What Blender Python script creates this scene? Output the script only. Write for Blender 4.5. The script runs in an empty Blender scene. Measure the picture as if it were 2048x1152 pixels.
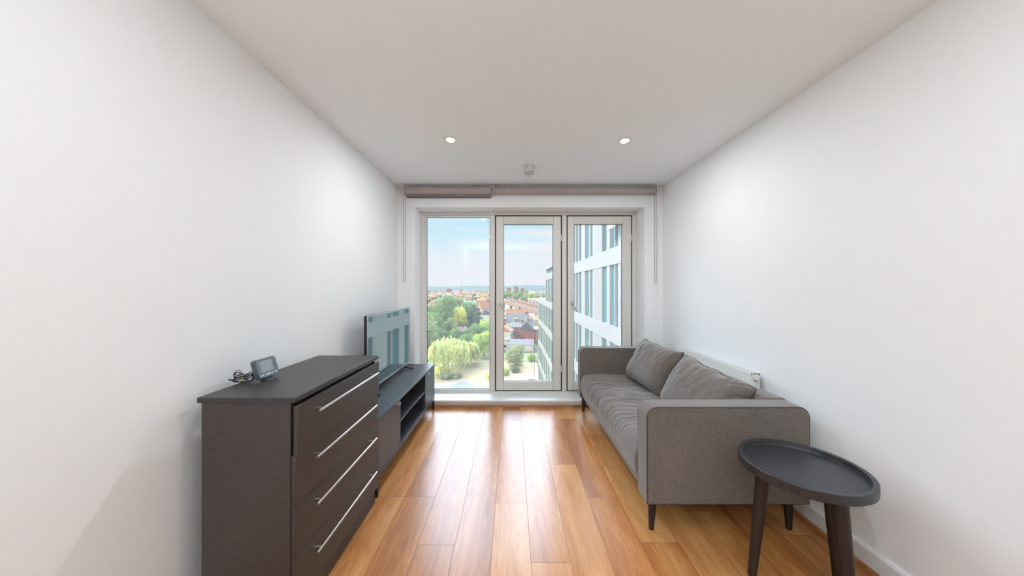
import bpy, bmesh, math, random
from mathutils import Vector, Matrix, noise

random.seed(7)
PI = math.pi
S = bpy.context.scene
COL = S.collection
F = 640.0          # focal length in pixels of the 2048-wide frame
CAMZ = 1.29
XL, XR = -1.25, 1.645          # side walls
YF, YN = 3.495, -2.6           # window wall, wall behind the camera
H = 2.40
GZ = -25.7                     # street level, nine floors down


def R(d):
    return math.radians(d)


def lin(r, g, b):
    def c(v):
        v /= 255.0
        return v / 12.92 if v <= 0.04045 else ((v + 0.055) / 1.055) ** 2.4
    return (c(r), c(g), c(b), 1.0)


# ------------------------------------------------------------------ materials
def nt_new(name):
    m = bpy.data.materials.new(name)
    m.use_nodes = True
    nt = m.node_tree
    return m, nt, nt.nodes['Principled BSDF']


def N(nt, typ, **kw):
    n = nt.nodes.new(typ)
    for k, v in kw.items():
        if k.startswith('i_'):
            key = k[2:]
            key = int(key) if key.isdigit() else key.replace('_', ' ')
            n.inputs[key].default_value = v
        else:
            setattr(n, k, v)
    return n


def L(nt, a, ao, b, bi):
    nt.links.new(a.outputs[ao], b.inputs[bi])


def mat(name, col, rough=0.5, metal=0.0, spec=0.5, var=0.0, scale=8.0, stretch=(1, 1, 1), bump=0.0,
        bscale=60.0, coat=0.0, sheen=0.0, ior=None, objrand=0.0, detail=4.0):
    m, nt, p = nt_new(name)
    p.inputs['Base Color'].default_value = col
    p.inputs['Roughness'].default_value = rough
    p.inputs['Metallic'].default_value = metal
    p.inputs['Specular IOR Level'].default_value = spec
    p.inputs['Coat Weight'].default_value = coat
    p.inputs['Sheen Weight'].default_value = sheen
    if ior:
        p.inputs['IOR'].default_value = ior
    tc = mp = None
    if var or bump:
        tc = N(nt, 'ShaderNodeTexCoord')
        mp = N(nt, 'ShaderNodeMapping')
        mp.inputs['Scale'].default_value = stretch
        L(nt, tc, 'Object', mp, 'Vector')
    last = None
    if var:
        nz = N(nt, 'ShaderNodeTexNoise', i_Scale=scale, i_Detail=detail)
        L(nt, mp, 'Vector', nz, 'Vector')
        mr = N(nt, 'ShaderNodeMapRange')
        mr.inputs['From Min'].default_value = 0.25
        mr.inputs['From Max'].default_value = 0.75
        mr.inputs['To Min'].default_value = 1 - var
        mr.inputs['To Max'].default_value = 1 + var
        L(nt, nz, 'Fac', mr, 'Value')
        last = (mr, 'Result')
    if objrand:
        oi = N(nt, 'ShaderNodeObjectInfo')
        mr2 = N(nt, 'ShaderNodeMapRange')
        mr2.inputs['To Min'].default_value = 1 - objrand
        mr2.inputs['To Max'].default_value = 1 + objrand
        L(nt, oi, 'Random', mr2, 'Value')
        if last:
            mu = N(nt, 'ShaderNodeMath', operation='MULTIPLY')
            L(nt, last[0], last[1], mu, 0)
            L(nt, mr2, 'Result', mu, 1)
            last = (mu, 'Value')
        else:
            last = (mr2, 'Result')
    if last:
        vm = N(nt, 'ShaderNodeVectorMath', operation='SCALE')
        vm.inputs[0].default_value = col[:3]
        L(nt, last[0], last[1], vm, 'Scale')
        L(nt, vm, 'Vector', p, 'Base Color')
    if bump:
        nz2 = N(nt, 'ShaderNodeTexNoise', i_Scale=bscale, i_Detail=3.0)
        L(nt, mp, 'Vector', nz2, 'Vector')
        bp = N(nt, 'ShaderNodeBump', i_Strength=bump, i_Distance=0.002)
        L(nt, nz2, 'Fac', bp, 'Height')
        L(nt, bp, 'Normal', p, 'Normal')
    return m


M = {}
M['wall'] = mat('wall_paint', (0.89, 0.90, 0.905, 1), 0.75, spec=0.25, bump=0.05, bscale=180)
M['ceil'] = mat('ceiling_paint', (0.91, 0.94, 0.96, 1), 0.85, spec=0.2, bump=0.04, bscale=150)
M['gloss_white'] = mat('gloss_white_paint', (0.80, 0.80, 0.79, 1), 0.35)
M['frame'] = mat('window_frame_grey_white', (0.72, 0.70, 0.665, 1), 0.42, var=0.02, scale=3)
M['gasket'] = mat('black_gasket', (0.018, 0.018, 0.02, 1), 0.6)
M['steel'] = mat('brushed_steel', (0.62, 0.60, 0.57, 1), 0.3, metal=1.0, var=0.06, scale=40, stretch=(1, 8, 8))
M['dark_steel'] = mat('dark_steel', (0.30, 0.31, 0.33, 1), 0.3, metal=1.0)
M['chest'] = mat('dark_brown_veneer', (0.049, 0.039, 0.035, 1), 0.42, var=0.22, scale=14, stretch=(1.5, 1.5, 12),
                 bump=0.12, bscale=90)
M['chest_top'] = mat('dark_brown_top_veneer', (0.037, 0.031, 0.030, 1), 0.40, var=0.2, scale=14,
                     stretch=(12, 1.2, 4), bump=0.1, bscale=90)
M['unit'] = mat('charcoal_lacquer', (0.045, 0.047, 0.053, 1), 0.34, var=0.08, scale=20)
M['unit_door'] = mat('charcoal_door', (0.075, 0.070, 0.075, 1), 0.38, var=0.06, scale=20)
M['black_metal'] = mat('black_metal', (0.022, 0.022, 0.024, 1), 0.38, metal=0.2)
M['plastic_black'] = mat('black_plastic', (0.018, 0.018, 0.021, 1), 0.38)
M['bezel'] = mat('silver_grey_bezel', (0.45, 0.47, 0.50, 1), 0.28, metal=0.8)
M['screen'] = mat('glossy_screen', (0.012, 0.014, 0.018, 1), 0.03, ior=4.0)
M['screen'].node_tree.nodes['Principled BSDF'].inputs['Specular Tint'].default_value = (0.86, 1.0, 1.0, 1)
M['device'] = mat('grey_plastic', (0.075, 0.085, 0.10, 1), 0.3)
M['lcd'] = mat('lcd_grey', (0.30, 0.34, 0.38, 1), 0.2)
M['icon'] = mat('icon_white', (0.8, 0.82, 0.85, 1), 0.4)
M['tie'] = mat('tan_tie', (0.55, 0.38, 0.18, 1), 0.5)
M['leg'] = mat('black_brown_wood', (0.020, 0.014, 0.013, 1), 0.36, var=0.2, scale=20, stretch=(8, 8, 1))
M['table'] = mat('black_stained_wood', (0.030, 0.030, 0.036, 1), 0.33, var=0.3, scale=16, stretch=(14, 1.4, 1),
                 bump=0.25, bscale=30)
M['rad'] = mat('radiator_white_enamel', (0.82, 0.82, 0.80, 1), 0.28)
M['valve'] = mat('valve_cream', (0.72, 0.68, 0.60, 1), 0.35)
M['plastic_white'] = mat('white_plastic', (0.66, 0.64, 0.61, 1), 0.4)
M['bead'] = mat('oak_beading', lin(160, 104, 58), 0.4, var=0.2, scale=10, stretch=(8, 1, 1))
M['blind'] = mat('taupe_blind_fabric', (0.42, 0.37, 0.35, 1), 0.85, var=0.06, scale=200, bump=0.2, bscale=900)
M['blind_bar'] = mat('blind_bar_brown', (0.16, 0.13, 0.125, 1), 0.5)
M['chain'] = mat('blind_chain', (0.40, 0.37, 0.34, 1), 0.4)


def fabric_mat():
    m, nt, p = nt_new('grey_brown_fabric')
    tc = N(nt, 'ShaderNodeTexCoord')
    n1 = N(nt, 'ShaderNodeTexNoise', i_Scale=3.0, i_Detail=3.0)
    n2 = N(nt, 'ShaderNodeTexNoise', i_Scale=420.0, i_Detail=2.0)
    n3 = N(nt, 'ShaderNodeTexNoise', i_Scale=190.0, i_Detail=2.0)
    for n in (n1, n2, n3):
        L(nt, tc, 'Object', n, 'Vector')
    cr = N(nt, 'ShaderNodeValToRGB')
    cr.color_ramp.elements[0].position = 0.30
    cr.color_ramp.elements[0].color = (0.098, 0.080, 0.068, 1)
    cr.color_ramp.elements[1].position = 0.72
    cr.color_ramp.elements[1].color = (0.225, 0.193, 0.170, 1)
    mx = N(nt, 'ShaderNodeMath', operation='MULTIPLY_ADD')
    mx.inputs[1].default_value = 0.20
    L(nt, n1, 'Fac', mx, 0)
    a2 = N(nt, 'ShaderNodeMath', operation='MULTIPLY')
    a2.inputs[1].default_value = 0.25
    L(nt, n2, 'Fac', a2, 0)
    a3 = N(nt, 'ShaderNodeMath', operation='MULTIPLY_ADD')
    a3.inputs[1].default_value = 0.55
    L(nt, n3, 'Fac', a3, 0)
    L(nt, a2, 'Value', a3, 2)
    L(nt, a3, 'Value', mx, 2)
    L(nt, mx, 'Value', cr, 'Fac')
    L(nt, cr, 'Color', p, 'Base Color')
    p.inputs['Roughness'].default_value = 0.9
    p.inputs['Specular IOR Level'].default_value = 0.15
    p.inputs['Sheen Weight'].default_value = 0.35
    p.inputs['Sheen Roughness'].default_value = 0.5
    bp = N(nt, 'ShaderNodeBump', i_Strength=0.35, i_Distance=0.002)
    L(nt, n2, 'Fac', bp, 'Height')
    L(nt, bp, 'Normal', p, 'Normal')
    return m


M['fabric'] = fabric_mat()
M['piping'] = mat('fabric_piping', (0.10, 0.085, 0.078, 1), 0.9, spec=0.1)


def floor_mat():
    m, nt, p = nt_new('oak_laminate')
    tc = N(nt, 'ShaderNodeTexCoord')
    at = N(nt, 'ShaderNodeAttribute', attribute_name='board')
    off = N(nt, 'ShaderNodeVectorMath', operation='SCALE')
    off.inputs['Scale'].default_value = 13.0
    L(nt, at, 'Color', off, 0)
    add = N(nt, 'ShaderNodeVectorMath', operation='ADD')
    L(nt, tc, 'Object', add, 0)
    L(nt, off, 'Vector', add, 1)
    # cathedral figure: distorted bands stretched along the board
    mp = N(nt, 'ShaderNodeMapping')
    mp.inputs['Scale'].default_value = (7.0, 0.9, 1)
    L(nt, add, 'Vector', mp, 'Vector')
    n1 = N(nt, 'ShaderNodeTexNoise', i_Scale=1.3, i_Detail=3.0, i_Distortion=0.6)
    L(nt, mp, 'Vector', n1, 'Vector')
    rings = N(nt, 'ShaderNodeMath', operation='MULTIPLY')
    rings.inputs[1].default_value = 60.0
    L(nt, n1, 'Fac', rings, 0)
    sn = N(nt, 'ShaderNodeMath', operation='SINE')
    L(nt, rings, 'Value', sn, 0)
    mp2 = N(nt, 'ShaderNodeMapping')
    mp2.inputs['Scale'].default_value = (150, 4.0, 1)
    L(nt, add, 'Vector', mp2, 'Vector')
    n2 = N(nt, 'ShaderNodeTexNoise', i_Scale=1.0, i_Detail=5.0)
    L(nt, mp2, 'Vector', n2, 'Vector')
    mp3 = N(nt, 'ShaderNodeMapping')
    mp3.inputs['Scale'].default_value = (9, 1.3, 1)
    L(nt, add, 'Vector', mp3, 'Vector')
    n3 = N(nt, 'ShaderNodeTexNoise', i_Scale=1.0, i_Detail=2.0)
    L(nt, mp3, 'Vector', n3, 'Vector')
    s1 = N(nt, 'ShaderNodeMath', operation='MULTIPLY_ADD')
    s1.inputs[1].default_value = 0.035
    L(nt, sn, 'Value', s1, 0)
    h3 = N(nt, 'ShaderNodeMath', operation='MULTIPLY_ADD')
    h3.inputs[1].default_value = 0.5
    h3.inputs[2].default_value = 0.25
    L(nt, n3, 'Fac', h3, 0)
    L(nt, h3, 'Value', s1, 2)
    s2 = N(nt, 'ShaderNodeMath', operation='MULTIPLY_ADD')
    s2.inputs[1].default_value = 0.28
    L(nt, n2, 'Fac', s2, 0)
    L(nt, s1, 'Value', s2, 2)
    sp = N(nt, 'ShaderNodeSeparateColor')
    L(nt, at, 'Color', sp, 'Color')
    s3 = N(nt, 'ShaderNodeMath', operation='MULTIPLY_ADD')
    s3.inputs[1].default_value = 0.22
    L(nt, sp, 'Red', s3, 0)
    L(nt, s2, 'Value', s3, 2)
    cr = N(nt, 'ShaderNodeValToRGB')
    e = cr.color_ramp.elements
    e[0].position = 0.45
    e[0].color = lin(124, 74, 40)
    e[1].position = 1.05
    e[1].color = lin(210, 156, 98)
    k = e.new(0.72)
    k.color = lin(176, 114, 62)
    L(nt, s3, 'Value', cr, 'Fac')
    L(nt, cr, 'Color', p, 'Base Color')
    p.inputs['Roughness'].default_value = 0.27
    p.inputs['IOR'].default_value = 1.50
    p.inputs['Coat Weight'].default_value = 0.0
    p.inputs['Coat Roughness'].default_value = 0.10
    bp = N(nt, 'ShaderNodeBump', i_Strength=0.05, i_Distance=0.001)
    L(nt, n2, 'Fac', bp, 'Height')
    L(nt, bp, 'Normal', p, 'Normal')
    return m


M['floor'] = floor_mat()
M['seam'] = mat('floor_seam', lin(80, 46, 26), 0.7)


def glass_mat():
    m = bpy.data.materials.new('window_glass')
    m.use_nodes = True
    nt = m.node_tree
    nt.nodes.clear()
    out = N(nt, 'ShaderNodeOutputMaterial')
    tr = N(nt, 'ShaderNodeBsdfTransparent')
    tr.inputs['Color'].default_value = (0.97, 0.985, 0.98, 1)
    gl = N(nt, 'ShaderNodeBsdfGlossy')
    gl.inputs['Roughness'].default_value = 0.01
    fr = N(nt, 'ShaderNodeFresnel', i_IOR=1.35)
    mx = N(nt, 'ShaderNodeMixShader')
    L(nt, fr, 'Fac', mx, 0)
    L(nt, tr, 'BSDF', mx, 1)
    L(nt, gl, 'BSDF', mx, 2)
    # milky translucent layer added to imitate the outdoor haze
    tl = N(nt, 'ShaderNodeBsdfTranslucent')
    tl.inputs['Color'].default_value = (0.97, 0.97, 0.97, 1)
    mx2 = N(nt, 'ShaderNodeMixShader')
    mx2.inputs[0].default_value = 0.045
    L(nt, mx, 'Shader', mx2, 1)
    L(nt, tl, 'BSDF', mx2, 2)
    L(nt, mx2, 'Shader', out, 'Surface')
    return m


M['glass'] = glass_mat()


def emit_mat(name, col, st):
    m, nt, p = nt_new(name)
    p.inputs['Base Color'].default_value = (0.8, 0.8, 0.8, 1)
    p.inputs['Emission Color'].default_value = col
    p.inputs['Emission Strength'].default_value = st
    return m


M['lamp'] = emit_mat('lamp_glow', (1.0, 0.93, 0.80, 1), 6.0)

# outdoors
M['band'] = mat('white_cladding', (0.335, 0.318, 0.303, 1), 0.5, var=0.03, scale=2, stretch=(1, 6, 1))
M['stone'] = mat('cream_cladding', (0.31, 0.29, 0.235, 1), 0.6, var=0.05, scale=2)
M['beige'] = mat('beige_panel', (0.30, 0.28, 0.255, 1), 0.5)
M['bwindow'] = mat('teal_facade_glass', (0.045, 0.15, 0.165, 1), 0.12, ior=1.5, objrand=0.25)
M['core'] = mat('facade_core', (0.10, 0.16, 0.18, 1), 0.6)
M['lawn'] = mat('dry_lawn', (0.43, 0.335, 0.19, 1), 0.95, var=0.22, scale=0.12, detail=8)
M['ground'] = mat('town_ground', (0.14, 0.16, 0.085, 1), 0.95, var=0.35, scale=0.02, detail=8)
M['grass'] = mat('green_grass', (0.223, 0.248, 0.087, 1), 0.95, var=0.25, scale=0.3, detail=8)
M['road'] = mat('asphalt', (0.223, 0.229, 0.242, 1), 0.85, var=0.06, scale=0.4)
M['pave'] = mat('pale_paving', (0.384, 0.366, 0.335, 1), 0.85, var=0.08, scale=0.6)
M['kerb'] = mat('white_kerb', (0.484, 0.471, 0.453, 1), 0.8)
M['hill'] = mat('wooded_hill', (0.050, 0.085, 0.072, 1), 0.95, var=0.35, scale=0.012, detail=8)
M['brick'] = mat('red_brick', lin(144, 78, 60), 0.85, var=0.12, scale=2)
M['ybrick'] = mat('yellow_brick', lin(175, 152, 108), 0.85, var=0.1, scale=2)
M['render'] = mat('white_render', lin(205, 201, 195), 0.8, var=0.05, scale=1)
M['slate'] = mat('grey_slate', lin(122, 119, 119), 0.7, var=0.12, scale=1.5)
M['dslate'] = mat('dark_slate', lin(78, 80, 90), 0.7, var=0.12, scale=1.5)
M['terra'] = mat('terracotta_tiles', lin(188, 136, 104), 0.8, var=0.12, scale=1.5)
M['tanroof'] = mat('tan_roof_tiles', lin(176, 146, 128), 0.8, var=0.12, scale=1.5)
M['hwin'] = mat('house_window', (0.037, 0.043, 0.056, 1), 0.15)
M['tower'] = mat('orange_brick_tower', lin(168, 108, 85), 0.8, var=0.05, scale=0.2)
M['trunk'] = mat('tree_trunk', (0.16, 0.12, 0.09, 1), 0.9)
M['car_white'] = mat('white_car_paint', (0.85, 0.85, 0.86, 1), 0.2, coat=1.0)
M['rubber'] = mat('tyre_rubber', (0.02, 0.02, 0.02, 1), 0.8)


def leaf_mat(name, a, b):
    m, nt, p = nt_new(name)
    tc = N(nt, 'ShaderNodeTexCoord')
    nz = N(nt, 'ShaderNodeTexNoise', i_Scale=0.55, i_Detail=5.0)
    L(nt, tc, 'Object', nz, 'Vector')
    cr = N(nt, 'ShaderNodeValToRGB')
    cr.color_ramp.elements[0].position = 0.33
    cr.color_ramp.elements[0].color = a
    cr.color_ramp.elements[1].position = 0.66
    cr.color_ramp.elements[1].color = b
    L(nt, nz, 'Fac', cr, 'Fac')
    L(nt, cr, 'Color', p, 'Base Color')
    p.inputs['Roughness'].default_value = 0.8
    p.inputs['Specular IOR Level'].default_value = 0.2
    tl = N(nt, 'ShaderNodeBsdfTranslucent')
    L(nt, cr, 'Color', tl, 'Color')
    mx = N(nt, 'ShaderNodeMixShader')
    mx.inputs[0].default_value = 0.35
    out = nt.nodes['Material Output']
    L(nt, p, 'BSDF', mx, 1)
    L(nt, tl, 'BSDF', mx, 2)
    L(nt, mx, 'Shader', out, 'Surface')
    return m


M['leaf'] = leaf_mat('green_leaves', lin(107, 140, 85), lin(165, 189, 110))
M['leaf_dark'] = leaf_mat('dark_needles', lin(68, 96, 72), lin(123, 138, 81))
M['leaf_light'] = leaf_mat('light_green_leaves', lin(154, 187, 92), lin(215, 226, 129))
M['leaf_willow'] = leaf_mat('willow_leaves', lin(165, 184, 118), lin(244, 239, 165))
M['leaf_yellow'] = leaf_mat('yellow_green_leaves', lin(209, 209, 101), lin(250, 244, 145))
M['leaf_grey'] = leaf_mat('olive_leaves', lin(134, 147, 101), lin(189, 195, 132))


# ------------------------------------------------------------------ mesh tools
class MB:
    def __init__(self):
        self.bm = bmesh.new()
        self.mi = 0

    def quad(self, pts):
        vs = [self.bm.verts.new(p) for p in pts]
        f = self.bm.faces.new(vs)
        f.material_index = self.mi
        return self

    def box(self, x0, x1, y0, y1, z0, z1, mtx=None):
        c = [(x0, y0, z0), (x1, y0, z0), (x1, y1, z0), (x0, y1, z0), (x0, y0, z1), (x1, y0, z1), (x1, y1, z1), (x0, y1, z1)]
        if mtx:
            c = [mtx @ Vector(p) for p in c]
        v = [self.bm.verts.new(p) for p in c]
        for ids in ((3, 2, 1, 0), (4, 5, 6, 7), (0, 1, 5, 4), (1, 2, 6, 5), (2, 3, 7, 6), (3, 0, 4, 7)):
            f = self.bm.faces.new([v[i] for i in ids])
            f.material_index = self.mi
        return self

    def tube(self, pts, r, seg=8, closed=False, caps=True):
        pts = [Vector(p) for p in pts]
        n = len(pts)
        rr = r if hasattr(r, '__len__') else [r] * n
        rings = []
        up = Vector((0, 0, 1))
        for i, p in enumerate(pts):
            if closed:
                t = pts[(i + 1) % n] - pts[i - 1]
            else:
                t = pts[min(i + 1, n - 1)] - pts[max(i - 1, 0)]
            t.normalize()
            ref = up if abs(t.dot(up)) < 0.95 else Vector((1, 0, 0))
            a = t.cross(ref).normalized()
            b = t.cross(a).normalized()
            rings.append([self.bm.verts.new(p + (a * math.cos(2 * PI * k / seg) + b * math.sin(2 * PI * k / seg)) * rr[i])
                          for k in range(seg)])
        for i in range(n if closed else n - 1):
            A, B = rings[i], rings[(i + 1) % n]
            for k in range(seg):
                f = self.bm.faces.new((A[k], A[(k + 1) % seg], B[(k + 1) % seg], B[k]))
                f.material_index = self.mi
        if caps and not closed:
            self.bm.faces.new(list(reversed(rings[0]))).material_index = self.mi
            self.bm.faces.new(rings[-1]).material_index = self.mi
        return self

    def lathe(self, prof, center=(0, 0, 0), seg=32, mtx=None):
        cx, cy, cz = center
        rings = []
        for r, z in prof:
            ring = []
            for k in range(seg if r > 1e-6 else 1):
                p = Vector((cx + r * math.cos(2 * PI * k / seg), cy + r * math.sin(2 * PI * k / seg), cz + z))
                ring.append(self.bm.verts.new(mtx @ p if mtx else p))
            rings.append(ring)
        for A, B in zip(rings, rings[1:]):
            for k in range(seg):
                k2 = (k + 1) % seg
                vs = []
                for v in (A[k % len(A)], A[k2 % len(A)], B[k2 % len(B)], B[k % len(B)]):
                    if v not in vs:
                        vs.append(v)
                if len(vs) > 2:
                    self.bm.faces.new(vs).material_index = self.mi
        return self

    def prism(self, poly, fn, a, b):
        """poly: 2-D outline, fn(u, v, t) -> xyz, extruded from t=a to t=b"""
        A = [self.bm.verts.new(fn(u, v, a)) for u, v in poly]
        B = [self.bm.verts.new(fn(u, v, b)) for u, v in poly]
        n = len(poly)
        for i in range(n):
            j = (i + 1) % n
            self.bm.faces.new((A[i], A[j], B[j], B[i])).material_index = self.mi
        self.bm.faces.new(list(reversed(A))).material_index = self.mi
        self.bm.faces.new(B).material_index = self.mi
        return self

    def grid(self, nu, nv, fn):
        V = [[self.bm.verts.new(fn(i / nu, j / nv)) for j in range(nv + 1)] for i in range(nu + 1)]
        for i in range(nu):
            for j in range(nv):
                self.bm.faces.new((V[i][j], V[i + 1][j], V[i + 1][j + 1], V[i][j + 1])).material_index = self.mi
        return self

    def build(self, name, mats, parent=None, smooth=None, bevel=0.0, bseg=2, fix=True):
        if fix:
            bmesh.ops.recalc_face_normals(self.bm, faces=self.bm.faces[:])
        me = bpy.data.meshes.new(name)
        self.bm.to_mesh(me)
        self.bm.free()
        for m in (mats if isinstance(mats, (list, tuple)) else [mats]):
            me.materials.append(m)
        if smooth is not None:
            for p in me.polygons:
                p.use_smooth = True
            if smooth < 180:
                me.set_sharp_from_angle(angle=R(smooth))
        o = bpy.data.objects.new(name, me)
        COL.objects.link(o)
        if parent:
            o.parent = parent
        if bevel:
            b = o.modifiers.new('bevel', 'BEVEL')
            b.width = bevel
            b.segments = bseg
            b.limit_method = 'ANGLE'
            b.harden_normals = False
            for p in me.polygons:
                p.use_smooth = True
            me.set_sharp_from_angle(angle=R(55))
        return o


def rrect(x0, x1, z0, z1, r, n=6, corners=(1, 1, 1, 1)):
    """rounded rectangle outline; corners: BL, BR, TR, TL"""
    out = []
    for (cx, cz, a0, on, px, pz) in ((x0 + r, z0 + r, 180, corners[0], x0, z0), (x1 - r, z0 + r, 270, corners[1], x1, z0),
                                     (x1 - r, z1 - r, 0, corners[2], x1, z1), (x0 + r, z1 - r, 90, corners[3], x0, z1)):
        if on:
            for k in range(n + 1):
                a = R(a0 + 90 * k / n)
                out.append((cx + r * math.cos(a), cz + r * math.sin(a)))
        else:
            out.append((px, pz))
    return out


def tag(o, label=None, cat=None, group=None, kind=None):
    if label:
        o['label'] = label
    if cat:
        o['category'] = cat
    if group:
        o['group'] = group
    if kind:
        o['kind'] = kind
    return o


def thing(name, label, cat, loc=(0, 0, 0), rz=0, group=None):
    o = bpy.data.objects.new(name, None)
    o.empty_display_size = 0.05
    COL.objects.link(o)
    o.location = loc
    o.rotation_euler = (0, 0, rz)
    return tag(o, label, cat, group)


def struct(o, label=None, cat=None):
    return tag(o, label, cat, kind='structure')


def kids(o, table):
    return table.get(o.name, [])


def copy_tree(o, table=None, parent=None):
    if table is None:
        table = {}
        for q in bpy.data.objects:
            if q.parent:
                table.setdefault(q.parent.name, []).append(q)
    c = o.copy()
    COL.objects.link(c)
    if parent:
        c.parent = parent
    for ch in table.get(o.name, []):
        copy_tree(ch, table, c)
    return c


# ------------------------------------------------------------------ room shell
T = 0.15
WX0, WX1, WZ0, WZ1 = -1.061, 1.448, 0.072, 2.172      # window opening
YG = 3.715                                            # inner face of the window frame

mb = MB()
xs0 = -0.0985 - 0.188 * 8
joint = {-4: 1.977, -3: 1.977, -2: 1.606, -1: 2.34, 0: 1.92, 1: 1.504, 2: 2.34, 3: 1.97, 4: 1.62, 5: 2.30, 6: 1.85}
boards = []
for c in range(-8, 11):
    x0 = -0.0985 + 0.188 * c
    x1 = x0 + 0.188
    x0, x1 = max(x0, XL - 0.02), min(x1, XR + 0.02)
    if x1 - x0 < 0.01:
        continue
    y = joint.get(c, 1.3 + 0.37 * ((c * 5) % 3)) - 1.187 * 6
    while y < YF:
        a, b = max(y, YN), min(y + 1.187, YF + 0.01)
        if b - a > 0.01:
            boards.append((x0, x1, a, b))
        y += 1.187
g = 0.0008
lay = mb.bm.loops.layers.float_color.new('board')
for (x0, x1, a, b) in boards:
    vs = [mb.bm.verts.new(p) for p in ((x0 + g, a + g, 0), (x1 - g, a + g, 0), (x1 - g, b - g, 0), (x0 + g, b - g, 0))]
    f = mb.bm.faces.new(vs)
    rc = (random.random(), random.random(), random.random(), 1)
    for l in f.loops:
        l[lay] = rc
mb.mi = 1
mb.box(XL - T, XR + T, YN - T, YF + 0.05, -0.12, -0.0015)
struct(mb.build('floor', [M['floor'], M['seam']], fix=False), 'oak laminate plank floor', 'floor')

struct(MB().box(XL - T, XR + T, YN - T, YF + 0.4, H, H + 0.2).build('ceiling', M['ceil']))
struct(MB().box(XL - T, XL, YN - T, YF + 0.4, -0.12, H).build('wall_left', M['wall']))
struct(MB().box(XR, XR + T, YN - T, YF + 0.4, -0.12, H).build('wall_right', M['wall']))
struct(MB().box(XL, XR, YN - T, YN, -0.12, H).build('wall_near', M['wall']))
mb = MB()
D1 = YF + 0.34
mb.box(XL, WX0, YF, D1, -0.12, H)
mb.box(WX1, XR, YF, D1, -0.12, H)
mb.box(WX0, WX1, YF, D1, WZ1, H)
mb.box(WX0, WX1, YF, D1, -0.12, WZ0 - 0.03)
struct(mb.build('wall_far', M['wall']))

# baseboards and oak beading
def skirting(name, x, s):
    m = MB()
    pr = [(0, 0.0), (0.015, 0.0), (0.015, 0.088), (0.009, 0.100), (0, 0.100)]
    m.prism([(x + s * u, v) for u, v in pr], lambda u, v, t: (u, t, v), YN, YF)
    return struct(m.build(name, M['gloss_white']))


skirting('baseboard_right', XR, -1)
skirting('baseboard_left', XL, 1)


def beading(name, x, s):
    m = MB()
    pr = [(0.015, 0.0)] + [(0.015 + 0.017 * math.cos(R(a)), 0.017 * math.sin(R(a))) for a in range(0, 91, 15)]
    m.prism([(x + s * u, v) for u, v in pr], lambda u, v, t: (u, t, v), YN, YF)
    return struct(m.build(name, M['bead'], smooth=50))


beading('trim_1', XR, -1)
beading('trim_2', XL, 1)
m = MB()
m.box(XL + 0.02, XR - 0.02, YF - 0.012, YF, 0.016, 0.048)
struct(m.build('baseboard_far', M['gloss_white'], bevel=0.003))
m = MB()
pr = [(0.0, 0.0)] + [(0.0 - 0.018 * math.cos(R(a)), 0.018 * math.sin(R(a))) for a in range(0, 91, 15)]
m.prism([(YF + u - 0.012, v) for u, v in pr] + [(YF, 0.018), (YF, 0)], lambda u, v, t: (t, u, v), XL + 0.03, XR - 0.03)
struct(m.build('trim_3', M['bead']))

# ------------------------------------------------------------------ window
win = thing('window_1', 'wide white framed window with three tall panes', 'window', (0, YG, WZ0))
struct(win)


def at(o, par):
    o.parent = par
    o.matrix_parent_inverse = Matrix.Translation(-par.location)
    return o


def ringbox(m, x0, x1, z0, z1, w, y0, y1, wb=None, wt=None, wr=None):
    wb = wb or w
    wt = wt or w
    wr = wr or w
    m.box(x0, x0 + w, y0, y1, z0, z1)
    m.box(x1 - wr, x1, y0, y1, z0, z1)
    m.box(x0 + w, x1 - wr, y0, y1, z0, z0 + wb)
    m.box(x0 + w, x1 - wr, y0, y1, z1 - wt, z1)


m = MB()
ringbox(m, WX0, WX1, WZ0 - 0.01, WZ1, 0.052, YG, YG + 0.08, wb=0.030, wt=0.036, wr=0.052)
at(m.build('window_frame', M['frame'], bevel=0.004), win)
m = MB().box(-0.250, -0.198, YG - 0.004, YG + 0.08, WZ0 + 0.020, WZ1 - 0.036)
at(m.build('mullion', M['frame'], bevel=0.004), win)
m = MB().box(0.581, 0.634, YG - 0.004, YG + 0.08, WZ0 + 0.020, WZ1 - 0.036)
at(m.build('mullion', M['frame'], bevel=0.004), win)
# fixed light at the left
fz0, fz1 = WZ0 + 0.020, WZ1 - 0.036
m = MB()
ringbox(m, WX0 + 0.052, -0.250, fz0, fz1, 0.012, YG + 0.02, YG + 0.045, wb=0.020, wt=0.022)
at(m.build('glazing_bead', M['gloss_white'], bevel=0.002), win)
m = MB()
ringbox(m, WX0 + 0.062, -0.260, fz0 + 0.018, fz1 - 0.020, 0.005, YG + 0.034, YG + 0.044)
at(m.build('gasket', M['gasket']), win)
at(MB().box(WX0 + 0.06, -0.26, YG + 0.046, YG + 0.050, fz0 + 0.01, fz1 - 0.008).build('glass_pane', M['glass']), win)


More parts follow.
